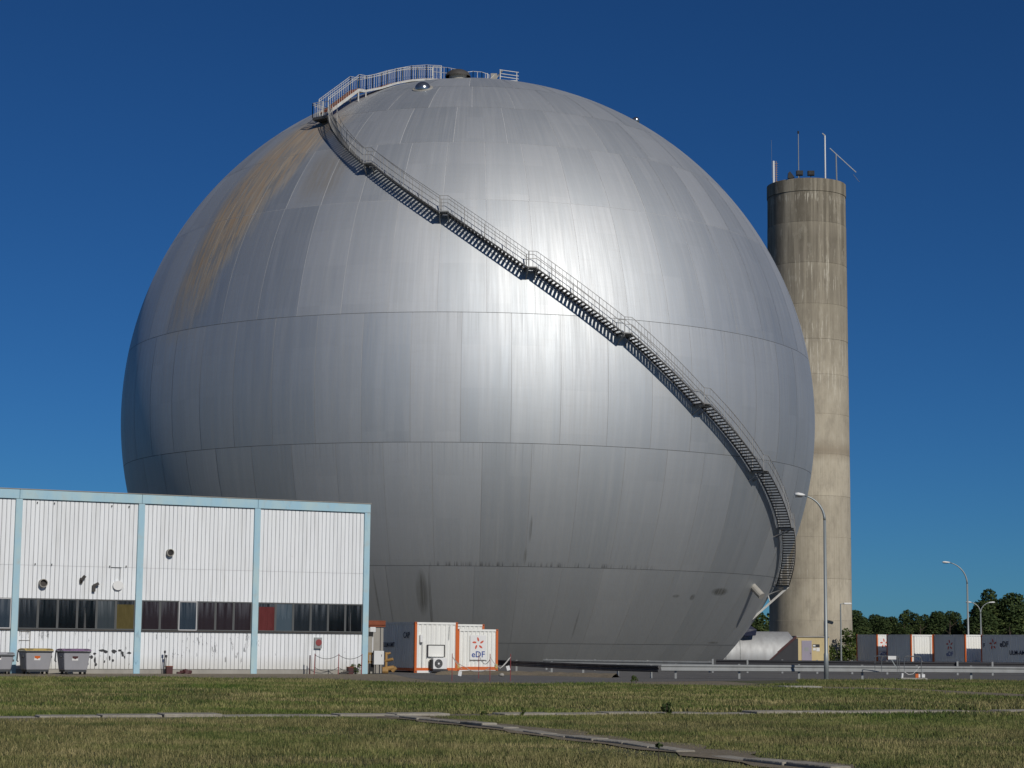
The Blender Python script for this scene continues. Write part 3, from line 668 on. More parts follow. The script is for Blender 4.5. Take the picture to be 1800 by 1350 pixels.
MB().box(xe, 0, .3, DEP, 8.0, 8.2).build('roof', M['concrete_w'], bd)
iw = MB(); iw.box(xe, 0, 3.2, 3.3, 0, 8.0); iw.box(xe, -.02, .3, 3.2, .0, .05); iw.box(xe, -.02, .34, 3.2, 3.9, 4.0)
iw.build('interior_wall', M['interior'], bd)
MB().box(-.02, .0, .27, DEP, 0, 8.0).box(xe, xe+.02, .27, DEP, 0, 8.0).box(xe, 0, DEP, DEP+.02, 0, 8.0).build('end_wall', M['clad'], bd)
# backing walls
mb = MB()
for i in range(NB):
    xr = cols[i]-W_C/2; xl = cols[i+1]+W_C/2; mb.box(xl, xr, .10, .24, .02, 1.95); mb.box(xl, xr, .10, .24, 3.40, 7.82)
mb.build('backing_wall', M['backing'], bd)
MB().box(xe, -.31, -.005, .09, 0, .20).build('plinth', M['concrete_w'], bd)
NP = 27
pw = (PITCH-W_C)/NP
def plank_mesh(h, mat):
    g_ = .012; mb = MB()
    prof = [(g_/2, .05), (g_/2, .0), (g_/2+.014, -.022), (pw-g_/2-.014, -.022), (pw-g_/2, 0), (pw-g_/2, .05)]
    vs_ = [(x, y, 0) for x, y in prof]+[(x, y, h) for x, y in prof]; n = len(prof)
    mb.add(vs_, [(i, i+1, n+i+1, n+i) for i in range(n-1)]+[tuple(range(n))[::-1], tuple(range(n, 2*n))]); return mb.mesh('cladding_plank', mat)
pm = {'lo': plank_mesh(1.93-.22, M['clad_worn']), 'mid': plank_mesh(4.845-3.37, M['clad']), 'up': plank_mesh(7.80-4.855, M['clad'])}
for i in range(NB-1):
    xl = cols[i+1]+W_C/2
    for row, z in (('lo', .22), ('mid', 3.37), ('up', 4.855)):
        for j in range(NP): link('cladding_plank', pm[row], bd, (xl+j*pw, .04+random.uniform(-.003, .003), z))
xl = cols[NB]+W_C/2; mb = MB()
for row, z, h in (('lo', .22, 1.71), ('mid', 3.37, 1.475), ('up', 4.855, 2.945)):
    if row == 'lo': pass
for row, z in (('lo', .22), ('mid', 3.37), ('up', 4.855)):
    for j in range(NP-9, NP): link('cladding_plank', pm[row], bd, (xl+j*pw, .04, z))
MB().box(xl, xl+(NP-9)*pw, .02, .09, .22, 1.93).box(xl, xl+(NP-9)*pw, .02, .09, 3.37, 7.8).build('cladding_sheet', M['clad'], bd)
# windows
def window(x0, x1, gl, frame_m='frame', curtain=None, inner=None):
    w = bpy.data.objects.new('window', None); COL.objects.link(w); w.parent = bd; w.location = (x0, 0, 2.0)
    W = x1-x0; H = 1.36; f = .045
    mb = MB(); mb.box(0, f, .02, .08, 0, H).box(W-f, W, .02, .08, 0, H).box(f, W-f, .02, .08, 0, f).box(f, W-f, .02, .08, H-f, H)
    mb.build('frame', M[frame_m], w)
    MB().box(f, W-f, .045, .052, f, H-f).build('pane', M[gl], w)
    if curtain:
        cb = MB(); n = 26; vs_ = []
        for k_ in range(n+1):
            xx = f+(W-2*f)*k_/n; yy = -.0+.008*sin(k_*1.7); vs_ += [(xx, .035+yy, .03), (xx, .035+yy, H-.2)]
        cb.add(vs_, [(2*k_, 2*k_+2, 2*k_+3, 2*k_+1) for k_ in range(n)]); cb.build('curtain', M[curtain], w)
    if inner:
        MB().beam((W*.55, .6, 0), (W*.55, .6, H), .05, .1, (0, 1, 0)).beam((W*.68, .9, 0), (W*.62, .9, H), .1, .04, (0, 1, 0)).build('blind_strip', M['frame_w'], w)
lay = [
 [('glass_a', 'frame', 'curtain_r', 0), ('glass_c', 'frame', None, 0), ('glass_a', 'frame', None, 0), ('glass_a', 'frame', None, 0), ('glass_b', 'frame', None, 0), ('glass_b', 'frame', None, 1)],
 [('glass_d', 'frame', None, 0), ('glass_d', 'frame', None, 0), ('glass_c2', 'frame_w', None, 0), ('glass_d', 'frame', None, 0), ('glass_d', 'frame', None, 0), ('glass_d', 'frame', None, 0)],
 [('glass_a', 'frame', None, 0), ('glass_b', 'frame', None, 0), ('glass_b', 'frame', None, 0), ('glass_b', 'frame', None, 1), ('glass_c3', 'frame', None, 0), ('glass_b', 'frame', 'curtain_y', 0)],
 [('glass_a', 'frame', None, 0)]*5+[('glass_c2', 'frame_w', None, 0)]]
M['glass_c2'] = m_glass('dusty_navy_glass', (0.028, 0.04, 0.055), 0.9, 0.2); M['glass_c3'] = m_glass('dull_grey_glass', (0.035, 0.045, 0.05), 0.9, 0.3)
for i in range(NB):
    xl = cols[i+1]+W_C/2; ww = (PITCH-W_C)/6
    for j in range(6):
        gl, fr, cu, inn = lay[i][j]; window(xl+j*ww+.004, xl+(j+1)*ww-.004, gl, fr, cu, inn)
    MB().box(xl, xl+6*ww, -.05, .09, 1.935, 1.985).build('window_sill', M['louvre'], bd)
# fittings on the wall
def ring(name, x, z, r, dep, mo, mi_):
    mb = MB(); n = 20
    vs_ = []; 
    for (rr, yy) in ((r, .04), (r, -dep), (r*.84, -dep), (r*.84, .0)):
        for j in range(n): t = 2*pi*j/n; vs_.append((x+rr*cos(t), yy, z+rr*sin(t)))
    mb.add(vs_, [(a*n+j, a*n+(j+1) % n, (a+1)*n+(j+1) % n, (a+1)*n+j) for a in range(3) for j in range(n)])
    mb.add([(x+r*.85*cos(2*pi*j/n), -dep*.4, z+r*.85*sin(2*pi*j/n)) for j in range(n)], [tuple(range(n))], 1)
    return mb.build(name, [mo, mi_], bd)
ring('vent_pipe', -15.96, 4.05, .19, .22, M['concrete_w'], M['louvre'])
ring('round_louvre', -10.09, 5.59, .17, .20, M['concrete_w'], M['galv_dark'])
lv = MB()
for k_ in range(5): lv.box(-10.09-.13, -10.09+.13, -.15, -.13, 5.59-.11+k_*.05, 5.59-.09+k_*.05)
lv.build('louvre_blade', M['louvre'], bd)
mb = MB(); n = 24; mb.add([(-12.5+.235*cos(2*pi*j/n), yy, 4.02+.215*sin(2*pi*j/n)) for yy in (.03, -.10) for j in range(n)], [(j, (j+1) % n, n+(j+1) % n, n+j) for j in range(n)]+[tuple(range(n, 2*n))]); mb.build('blanking_disc', M['white'], bd)
MB().beam((-14.22, -.02, 4.1), (-14.22, -.12, 4.3), .13, .12).beam((-14.22, -.12, 4.22), (-14.08, -.2, 4.42), .13, .12).build('duct_elbow', M['louvre'], bd)
MB().box(-13.70, -13.56, -.14, .0, 3.72, 4.0).beam((-13.65, -.08, 3.97), (-13.42, -.14, 4.1), .13, .13).build('duct_elbow', M['louvre'], bd)
fb = MB().box(-2.80, -2.43, -.12, .02, 1.22, 1.74).build('alarm_box', M['galv'], bd)
mb = MB(); mb.add([(-2.6+.155*cos(2*pi*j/n), yy, 1.5+.155*sin(2*pi*j/n)) for yy in (-.118, -.14) for j in range(n)], [(j, (j+1) % n, n+(j+1) % n, n+j) for j in range(n)]+[tuple(range(n, 2*n))]); mb.build('red_disc', M['stake_red'], fb)
MB().box(-16.93, -16.43, -.02, .03, 1.88, 1.90).box(-16.93, -16.43, -.02, .03, 1.48, 1.495).box(-16.45, -16.43, -.02, .03, .9, 1.9).build('wall_hatch', M['concrete_w'], bd)
hk = [(-16.34, 7.70), (-15.56, 7.70), (-12.9, 7.68), (-12.09, 7.68), (-16.33, 4.92), (-15.58, 4.92), (-12.9, 4.9), (-12.13, 4.92)]
hm = MB().box(-.018, .018, -.05, 0, -.05, .02).box(-.03, .012, -.06, -.05, -.06, 0).mesh('hook', M['galv_dark'])
for x, z in hk: link('hook', hm, bd, (x, .02, z))
MB().beam((-12.85, -.01, 4.84), (-12.35, -.01, 4.84), .02, .02).beam((-12.4, -.01, 4.25), (-12.4, -.01, 4.84), .015, .015, (0, 1, 0)).build('cable', M['galv_dark'], bd)
# torn paint patches left by old stickers, on the lower planks
for x, z, w_, h_ in [(-13.6, .75, .10, .13), (-13.45, .9, .09, .07), (-13.42, .62, .07, .2), (-13.1, 1.05, .2, .08), (-12.95, 1.0, .14, .1), (-12.75, .72, .06, .15), (-12.6, .6, .08, .08), (-12.55, 1.02, .16, .12), (-12.3, 1.05, .14, .08), (-12.15, .9, .1, .2), (-12.05, .75, .06, .1), (-11.85, .95, .14, .06), (-13.75, .45, .05, .1), (-13.38, .42, .07, .1), (-12.98, .55, .05, .1)]:
    pts = [(x+w_*(.85+random.uniform(-.4, .15))*cos(t), z+h_*(.85+random.uniform(-.4, .15))*sin(t)) for t in [2*pi*q/9 for q in range(9)]]
    MB().add([(a, .0155, b) for a, b in pts][::-1], [tuple(range(9))]).build('torn_patch', M['galv_dark'], bd)

def fpt(x, off=0):       # point on the ground off metres in front of the facade
    c, s = cos(RZ), sin(RZ); return (PX+x*c+off*s, PY+x*s-off*c)

# ------------------------------------------------------------ waste bins
def make_bin(label, loc, rz, lid, flat=False, mark='bin_dk'):
    t = thing('waste_bin', label, 'bin', loc, rz, 'wheeled waste containers by the wall')
    W, D, H = 1.22, .95, 1.10 if not flat else .92
    b = MB(); zb = .19
    lo = [(-W*.43, -D*.40, zb), (W*.43, -D*.40, zb), (W*.43, D*.40, zb), (-W*.43, D*.40, zb)]; hi = [(-W/2, -D/2, H-.12), (W/2, -D/2, H-.12), (W/2, D/2, H-.12), (-W/2, D/2, H-.12)]
    b.add(lo+hi, [(0, 3, 2, 1), (4, 5, 6, 7), (0, 1, 5, 4), (1, 2, 6, 5), (2, 3, 7, 6), (3, 0, 4, 7)])
    auto_bevel(b.build('body', M['bin'], t), .05, 3)
    rm = MB(); rm.box(-W/2-.03, W/2+.03, -D/2-.04, D/2+.03, H-.14, H-.07); auto_bevel(rm.build('rim', M['bin_dk'], t), .02, 2)
    n = 9; L = MB(); prof = [(-D/2-.06, H-.06)]+[(-D/2-.05+(D+.08)*q/n, H-.05+.09*sin(pi*q/n)**.6) for q in range(n+1)]+[(D/2+.03, H-.06)]
    vs_ = [(-W/2-.04, y, z) for y, z in prof]+[(W/2+.04, y, z) for y, z in prof]; m_ = len(prof)
    L.add(vs_, [(q, q+1, m_+q+1, m_+q) for q in range(m_-1)]+[tuple(range(m_))[::-1], tuple(range(m_, 2*m_))]); auto_bevel(L.build('lid', M[lid], t), .015, 2)
    for s in (-1, 1):
        MB().tube([(s*(W/2+.01), -.2, H-.32), (s*(W/2+.07), -.2, H-.32)], .05, 10).build('trunnion', M['bin_dk'], t)
        MB().box(s*.45-.14, s*.45+.14, -D/2-.062, -D/2-.03, H+.0, H+.02).build('lid_handle', M['bin_dk'], t)
    for sx in (-1, 1):
        for sy in (-1, 1):
            w = MB().tube([(sx*.42, sy*.28-.0, .1), (sx*.42+.06, sy*.28, .1)], .10, 14).build('wheel', M['black'], t)
            MB().box(sx*.42-.02, sx*.42+.08, sy*.28-.05, sy*.28+.05, .16, .22).build('fork', M['galv_dark'], w)
    MB().box(-.5, .5, -.36, .36, .12, .19).build('base_frame', M['bin_dk'], t)
    sx = -.08; s0 = -D/2-.006+.0
    sl = (D*.10)/(H-.12-zb)
    yf = lambda z: -D/2+sl*(H-.12-z)
    q = MB(); q.add([(sx-.14, yf(.78)-.012, .78), (sx+.14, yf(.78)-.012, .78), (sx+.14, yf(.62)-.012, .62), (sx-.14, yf(.62)-.012, .62)][::-1], [(0, 1, 2, 3)]); q.build('sticker', M['white'], t)
    q = MB(); q.add([(sx-.13, yf(.80)-.016, .81), (sx+.13, yf(.80)-.016, .81), (sx+.13, yf(.72)-.016, .72), (sx+.04, yf(.7)-.016, .70), (sx, yf(.67)-.016, .665), (sx-.04, yf(.7)-.016, .70), (sx-.13, yf(.72)-.016, .72)][::-1], [tuple(range(7))]); q.build('sticker_mark', M[mark], t)
    MB().tube([(-W/2-.02, D/2, H-.05), (-W/2-.09, D/2-.1, H-.5), (-W/2-.03, D/2-.1, H-.55)], .03, 6).build('side_handle', M['bin_dk'], t)
    return t
make_bin('grey wheeled bin with a yellow lid, between the two other bins', (-20.95, 88.2, 0), rad(34), 'yellow', mark='orange')
make_bin('grey wheeled bin with a purple lid, rightmost of the three', (-19.32, 88.4, 0), rad(33), 'purple', mark='maroon')
make_bin('lower grey wheeled bin with a grey lid cut by the left edge of the photo', (-22.5, 87.7, 0), rad(28), 'bin', True)

# ------------------------------------------------------------ small things at the foot of the wall
def stake_chain(label, pts, h, cat='barrier', chain=('galv',), sag=.28, levels=(.95, .35), m='stake_red'):
    t = thing('chain_barrier', label, cat, (pts[0][0], pts[0][1], 0)); o = Vector((pts[0][0], pts[0][1], 0)); P = [Vector((x, y, 0))-o for x, y in pts]
    for p in P: MB().tube([p, p+Vector((.02, 0, h))], .022, 6).build('stake', M[m], t); 
    for a, b in zip(P[:-1], P[1:]):
        for lv_ in levels:
            Q = [a.lerp(b, q/10)+Vector((0, 0, lv_*h-sag*4*(q/10)*(1-q/10)*.7)) for q in range(11)]; MB().tube(Q, .012, 5).build('chain', M['galv_dark'], t)
    return t
a1, a2, a3 = fpt(-3.1, .9), fpt(-2.0, 1.2), fpt(-.85, 1.3)
stake_chain('red stake and chain barrier in front of the wall under the red alarm disc', [a1, a2, a3], .98)
x, y = fpt(-3.25, .7); s = tag(MB().tube([(x, y, 0), (x, y, .9)], .035, 6).build('wooden_stake', M['maroon']), 'single dark stake beside the left end of the chain barrier', 'stake')
def small_box(label, fx, off, w, d, h, extra=None):
    x, y = fpt(fx, off); t = thing('fuel_can', label, 'box', (x, y, 0), RZ); auto_bevel(MB().box(-w/2, w/2, -d/2, d/2, 0, h).build('body', M['maroon'], t), .02, 2)
    MB().box(-w/2-.01, w/2+.01, -d/2-.01, d/2+.01, h, h+.03).build('cap', M['rust'], t); return t
small_box('maroon metal box with thin pipes standing at the wall beside the second blue column', -10.05, .35, .3, .25, .34)
for dx, h in ((-.12, .95), (-.05, .75)):
    x, y = fpt(-10.05+dx-.1, .3); tag(MB().tube([(x, y, 0), (x+.02, y, h)], .02, 6).tube([(x+.02, y, h), (x+.02, y, h+.12)], .05, 6).build('pipe_riser', M['galv_dark']), 'taller thin standpipe beside the maroon box' if h > .9 else 'shorter thin standpipe beside the maroon box', 'pipe')
x, y = fpt(-9.3, .4); t = thing('debris_heap', 'low heap of dark red scrap at the wall right of the maroon box', 'debris', (x, y, 0), RZ)
for k_ in range(5): q = MB().box(-.12, .1, -.08, .08, 0, .1+.03*k_ % .12).build('scrap_piece', M['maroon'], t); q.location = (-.25+.12*k_, random.uniform(-.05, .05), .02*(k_ % 3)); q.rotation_euler = (random.uniform(-.2, .2), .2*k_, k_)
small_box('maroon box inside the chain barrier near the corner column', -1.15, .6, .28, .25, .33)
x, y = fpt(-1.5, .7); t = thing('debris_heap', 'flat dark scrap lying beside the box in the chain barrier', 'debris', (x, y, 0), RZ)
for k_ in range(3): q = MB().box(-.13, .12, -.08, .08, 0, .08).build('scrap_piece', M['louvre'], t); q.location = (-.1+.1*k_, 0, .03*k_)

# shed with rusty beam, flood lamp, cabinet and machinery at the corner
sh = thing('plant_shed', 'narrow grey shed with a rusty steel beam along its roof beside the hall corner', 'shed', (-6.35, 100.2, 0), rad(5))
MB().box(-.9, .0, 0, 1.6, 0, 2.28).build('wall', M['concrete_w'], sh); MB().box(-.16, -.13, -.02, .0, 0, 2.28).build('wall_joint', M['galv_dark'], sh)
MB().box(-.93, .1, -.06, 1.66, 2.30, 2.40).box(-.93, .1, -.10, .0, 2.40, 2.62).build('roof_beam', M['rust'], sh)
fl_ = thing('flood_lamp', 'white floodlight on a thin pole in front of the grey shed', 'lamp', (-6.75, 98.3, 0))
MB().tube([(0, 0, 0), (0, 0, 2.1)], .03, 6).build('pole', M['white'], fl_); auto_bevel(MB().box(-.14, .14, -.12, .1, 2.02, 2.28).build('head', M['white'], fl_), .03, 2); MB().box(-.2, .02, -.16, -.02, 1.82, 2.05).build('reflector', M['black'], fl_)
jb = thing('junction_cabinet', 'pale grey electrical cabinet on short legs below the flood lamp', 'cabinet', (-6.42, 97.9, 0))
auto_bevel(MB().box(-.22, .26, -.12, .15, .45, 1.12).build('housing', M['white'], jb), .015, 2); MB().box(-.28, -.225, -.1, .15, .45, 1.12).build('side_plate', M['galv_dark'], jb); MB().box(.15, .17, -.14, -.12, .85, .95).build('latch', M['black'], jb)
for s in (-.15, .05, .18): MB().tube([(s, 0, 0), (s, 0, .45)], .025, 6).build('leg', M['galv_dark'], jb)
mc = thing('pump_unit', 'ochre painted pipework and pump beside the junction cabinet', 'pump', (-6.1, 98.7, 0))
MB().tube([(.0, 0, .1), (.0, 0, 1.05)], .07, 8).build('upright_pipe', M['ochre'], mc)
for a, b, r in (((-.05, 0, .62), (.35, -.1, .72), .075), ((0, 0, .95), (.22, 0, 1.02), .06), ((-.2, 0, .2), (.4, 0, .3), .12), ((.3, 0, .12), (.5, 0, .32), .1)): MB().tube([a, b], r, 10).build('pipe_branch', M['ochre'], mc)
MB().tube([(-.2, 0, .14), (.12, 0, .14)], .15, 12).build('pump_body', M['ochre'], mc)
mc = thing('valve_frame', 'ochre twin valve frame between the blue corner column and the cabinet', 'valve', (-6.78, 98.0, 0))
MB().box(-.17, .17, -.04, .04, .92, 1.04).box(-.17, -.11, -.04, .04, .5, .92).box(.11, .17, -.04, .04, .5, .92).box(-.03, .03, -.04, .04, .5, .92).box(-.15, .15, -.04, .04, .55, .62).build('frame', M['ochre'], mc)
MB().box(-.14, .14, -.02, .08, .0, .5).build('base', M['black'], mc); MB().tube([(-.03, -.1, .05), (.06, -.1, .05)], .06, 8).build('flange', M['concrete_w'], mc)

# ------------------------------------------------------------ containers
def corrugated(x0, x1, z0, z1, step, dep, axis, at_, sgn):
    # vertical ribs; axis 'x' -> wall in the xz plane at y=at_, axis 'y' -> wall in the yz plane at x=at_
    mb = MB(); n = max(2, int(round((x1-x0)/step))); s = (x1-x0)/n; prof = []
    for i in range(n):
        a = x0+i*s; prof += [(a, 0), (a+s*.38, 0), (a+s*.5, dep), (a+s*.88, dep)]
    prof.append((x1, 0)); vs_ = []
    for z in (z0, z1):
        for a, d in prof: vs_.append((a, at_+sgn*d, z) if axis == 'x' else (at_+sgn*d, a, z))
    m_ = len(prof); mb.add(vs_, [(i, i+1, m_+i+1, m_+i) for i in range(m_-1)]); return mb
def container(label, loc, rz, L=6.06, W=2.44, H=2.59, front='panel', extra=None, bottom_white=False, pw_=.13, dark_posts=False, front_step=.28):
    # origin: near-left bottom corner of the front face; +x along the front, +y to the back
    t = thing('shipping_container', label, 'container', loc, rz, 'white containers with orange corner posts')
    po = .115
    for x in (0, W-pw_):
        for y in (0, L-pw_):
            p_ = auto_bevel(MB().box(x, x+pw_, y, y+pw_, .0, H).build('corner_post', M['orange'], t), .01)
            for zz in (.01, H-.12):
                MB().box(x+.04, x+pw_-.04, y-.002, y+.001, zz+.03, zz+.1).build('casting_hole', M['black'], p_)
    zr = .10
    for y in (.01, L-po-.01):
        MB().box(pw_, W-pw_, y, y+po, H-.12, H-.01).build('top_rail', M['cont_white'], t)
        MB().box(pw_, W-pw_, y, y+po, zr, zr+.16).build('bottom_rail', M['orange'], t)
    for x in (.01, W-po-.01):
        MB().box(x, x+po, pw_, L-pw_, H-.09, H-.01).build('top_rail', M['cont_white'], t)
        MB().box(x, x+po, pw_, L-pw_, zr, zr+.14).build('bottom_rail', M['orange'], t)
    corrugated(pw_, W-pw_, zr+.16, H-.12, front_step, .035, 'x', .03, 1).build('end_panel', M['cont_white'], t)
    corrugated(pw_, W-pw_, zr+.16, H-.12, front_step, .035, 'x', L-.03, -1).build('end_panel', M['cont_white'], t)
    corrugated(pw_, L-pw_, zr+.14, H-.09, .27, .04, 'y', .03, 1).build('side_panel', M['cont_white'], t)
    corrugated(pw_, L-pw_, zr+.14, H-.09, .27, .04, 'y', W-.03, -1).build('side_panel', M['cont_white'], t)
    MB().box(po, W-po, po, L-po, H-.06, H-.035).build('roof_sheet', M['cont_white'], t); MB().box(po, W-po, po, L-po, zr, zr+.05).build('floor', M['black'], t)
    return t
u = (1, 0)
RC = rad(26.9)
cA = container('white container with orange posts and an air conditioner, beside the hall corner', (-4.85, 102.0, 0), RC)
MB().box(.14, .95, -.02, .0, .0, .12).box(1.5, 2.3, -.02, .0, .0, .12).build('skirt_board', M['white'], cA)
w = bpy.data.objects.new('hatch_cover', None); COL.objects.link(w); w.parent = cA; w.location = (.72, 0, 0)
auto_bevel(MB().box(0, .90, -.09, -.03, .82, 1.40).build('panel', M['cont_white'], w), .02); MB().box(-.04, .0, -.10, -.01, .80, 1.44).box(.9, .94, -.10, -.01, .80, 1.44).box(0, .9, -.10, -.01, 1.40, 1.44).build('frame', M['galv_dark'], w)
ac = bpy.data.objects.new('air_conditioner', None); COL.objects.link(ac); ac.parent = cA; ac.location = (.90, -.02, .17)
auto_bevel(MB().box(0, .78, -.32, -.02, .03, .60).build('housing', M['white'], ac), .02)
n = 24; fm = MB(); fm.add([(.30+.22*cos(2*pi*j/n), -.325, .31+.22*sin(2*pi*j/n)) for j in range(n)], [tuple(range(n))]); fm.build('fan_opening', M['galv_dark'], ac)
fg = MB()
for r_ in (.07, .12, .17, .22): fg.tube([(.30+r_*cos(2*pi*j/16), -.335, .31+r_*sin(2*pi*j/16)) for j in range(17)], .008, 4)
for a_ in range(8): fg.tube([(.30, -.335, .31), (.30+.22*cos(a_*pi/4), -.335, .31+.22*sin(a_*pi/4))], .006, 4)
fg.build('fan_grille', M['galv'], ac); MB().tube([(.30, -.35, .31), (.30, -.33, .31)], .05, 10).build('hub', M['white'], ac)
MB().box(-.02, .82, -.36, .0, -.06, .02).build('bracket', M['galv_dark'], ac); MB().box(-.10, -.02, -.3, -.04, .05, .5).build('side_grille', M['black'], ac)
auto_bevel(MB().box(.28, .42, -.07, .02, 1.55, 1.95).build('switch_box', M['white'], cA), .01); MB().box(.30, .40, -.075, -.06, 1.50, 1.55).build('socket', M['galv_dark'], cA)
MB().tube([(.42, .0, 1.75), (.42, .0, .25)], .012, 5).tube([(1.95, .0, 2.4), (1.93, .0, 1.7)], .012, 5).build('conduit', M['galv'], cA)
# side lettering (left side faces -x): x direction of the text runs towards the front
put_text('CAP', .42, M['dark_ink'], cA, (-.012, 1.05, 1.78), (0, -1))
put_text('ULM-AMT', .34, M['dark_ink'], cA, (-.012, 3.3, 1.30), (0, -1))
cB = container('white container whose top shows behind the air conditioned one and the small cube', (-3.6, 111.5, 0), RC, L=6.06)
cC = container('small cube container with the red petal emblem and blue letters on its front', (-2.74, 104.2, .05), rad(20), L=2.2, W=2.28, H=2.22, front_step=.22)
auto_bevel(MB().box(.72, 1.62, .006, .026, .62, 1.90).build('sign_panel', M['white'], cC), .004)
emblem(cC, (1.17, .004, 1.47), u, .34, M['red_ink']); put_text('eDF', .44, M['blue_ink'], cC, (1.17, .001, .76), u)
MB().box(.70, 1.66, .0, .02, .58, .60).build('sign_rail', M['galv_dark'], cC)
for x in (.02, 2.12): MB().box(x, x+.13, -.02, .0, .18, .42).build('yellow_tab', M['yellow'], cC)
MB().box(.14, 2.14, -.01, .0, .02, .09).build('skirt_board', M['white'], cC)
c1 = container('far left container of the right row, with petals on the shaded front', (32.5, 176.3, 0), RC, L=3.0, W=2.44)
auto_bevel(MB().box(.2, 1.35, .006, .026, 1.10, 2.35).build('sign_panel', M['white'], c1), .004); emblem(c1, (.78, .004, 1.80), u, .45, M['red_ink']); put_text('eDF', .5, M['blue_ink'], c1, (.78, .001, .72), u)
c2 = container('second container of the right row, its wide white end in full sun', (34.6, 171.8, 0), RC, L=3.4, W=2.44)
MB().tube([(.35, -.01, .6), (.35, -.01, 2.5)], .02, 5).tube([(2.1, -.01, .6), (2.1, -.01, 2.5)], .02, 5).build('locking_bar', M['galv'], c2)
c3 = container('third container of the right row with a pale emblem on its dark side', (37.97, 166.1, 0), RC, L=4.15, W=2.44)
emblem(c3, (-.008, 2.0, 1.72), (0, -1), .46, M['red_ink']); put_text('eDF', .52, M['blue_ink'], c3, (-.012, 2.0, .80), (0, -1))
MB().box(.0, .02, 1.4, 2.6, .70, 2.30).build('sign_panel', M['cont_white'], c3)
c4 = container('long container at the right edge with emblem and lettering on its shaded side', (41.68, 159.28, 0), RC, L=6.06, W=2.44)
emblem(c4, (-.008, 4.55, 1.80), (0, -1), .46, M['red_ink']); put_text('eDF', .62, M['dark_ink'], c4, (-.012, 3.2, 1.62), (0, -1)); put_text('ULM-AMT', .50, M['dark_ink'], c4, (-.012, 1.5, .98), (0, -1)); put_text('F', .5, M['dark_ink'], c4, (-.012, 5.65, 1.55), (0, -1))

# tape barrier with tags in front of the cube
tb = thing('tape_barrier', 'sagging rope barrier on red rods with two white tags, in front of the cube container', 'barrier', (-2.1, 82, 0))
rods = [(-.25, 0, .0), (.75, 6.0, 0), (1.3, 0.6, 0), (2.15, .9, 0)]
for x, y, z in rods: MB().tube([(x, y, 0), (x, y, 1.12)], .016, 6).build('rod', M['stake_red'], tb)
def rope(a, b, sag, k=10): return [Vector(a).lerp(Vector(b), q/k)-Vector((0, 0, sag*4*(q/k)*(1-q/k))) for q in range(k+1)]
for a, b, s in (((-.25, 0, 1.0), (.15, .2, .5), .05), ((-.25, 0, 1.0), (.35, 1, .55), .1), ((.75, 6, 1.05), (1.3, .6, .9), .3), ((1.3, .6, 1.0), (1.75, .7, .55), .1), ((1.75, .7, .55), (2.15, .9, 1.0), .05), ((1.7, .7, .5), (2.1, .9, .95), .02), ((.35, 1, .5), (1.3, .6, .55), .15)):
    MB().tube(rope(a, b, s), .014, 5).build('rope', M['rail_white'], tb)
for x, y, z, ti in ((.08, -.02, .32, .15), (2.05, .85, .55, -.3)):
    q = MB().box(-.07, .07, -.006, .006, -.11, .08).build('tag', M['white'], tb); q.location = (x, y, z); q.rotation_euler = (0, ti, 0)

# ------------------------------------------------------------ guard rails
def guardrail(label, pts, ztop, mat, face, posts, sp=None, post_mat='galv', back=False):
    o = Vector((pts[0][0], pts[0][1], 0)); t = thing('guardrail', label, 'guardrail', tuple(o)); P = [Vector((x, y, 0))-o for x, y in pts]
    prof = [(0, 0), (.05, -.02), (.05, -.085), (0, -.135), (0, -.175), (.05, -.225), (.05, -.29), (0, -.31)]
    segs = resample([(p.x, p.y) for p in P], 3.8); segs = [Vector((s.x, s.y, 0)) for s in segs]+([P[-1]] if (Vector((segs[-1].x, segs[-1].y, 0))-P[-1]).length > .5 else [])
    for a, b in zip(segs[:-1], segs[1:]):
        d = (b-a).normalized(); n_ = Vector((d.y, -d.x, 0))*face; mb = MB(); vs_ = []
        a2, b2 = a+d*.004, b+d*.0
        for q in (a2, b2):
            for off, z in prof: vs_.append(q+n_*off+Vector((0, 0, ztop+z)))
        for q in (a2, b2):
            for off, z in prof: vs_.append(q+n_*(off-.008)+Vector((0, 0, ztop+z)))
        m_ = len(prof); mb.add(vs_, [(i, i+1, m_+i+1, m_+i) for i in range(m_-1)]+[(2*m_+i, 3*m_+i, 3*m_+i+1, 2*m_+i+1) for i in range(m_-1)]+[(0, m_, 3*m_, 2*m_), (m_-1, 3*m_-1, 4*m_-1, 2*m_-1)])
        mb.build('rail_beam', M[mat], t)
    for x, y in posts:
        p = Vector((x, y, 0))-o
        pm_ = MB(); pm_.box(-.05, .05, -.03, .03, 0, ztop+.03); q = pm_.build('post', M[post_mat], t); q.location = p
    return t
A = [(7.0, 92.2), (10.76, 93.3), (13.66, 94.0), (17, 94.9), (22, 95.8), (27.5, 96.6), (33, 97.4)]
guardrail('bright galvanised guardrail crossing the right foreground, nearest to the grass', A, .66, 'galv', 1, [(7.71, 92.55), (10.76, 93.45), (13.66, 94.15), (16.8, 95.05), (19.5, 95.55), (22.2, 96.0), (24.9, 96.4), (28, 96.85)])
Bp = [(6.9, 92.2), (5.2, 94.6), (3.65, 98.2), (2.13, 103.4), (.3, 110.5), (-1.5, 118)]
guardrail('shaded dark guardrail turning back from the bright one towards the sphere', Bp, .60, 'galv_dark', -1, [(6.6, 92.8), (5.17, 95), (3.65, 98.6), (2.2, 103.6), (.4, 110.8)], post_mat='galv')  # beam faces away from the sun; its shade is put into the dark colour
Cp = [(2.0, 118), (6, 116.2), (11.6, 113.5)]
guardrail('pale thin looking guardrail behind the turning one, below the sphere', Cp, .62, 'galv', 1, [(2.2, 118), (5, 116.8), (8, 115.5), (11.4, 113.7)])
Dp = [(11.7, 113), (16, 112.4), (24, 112), (34, 113), (44, 114)]
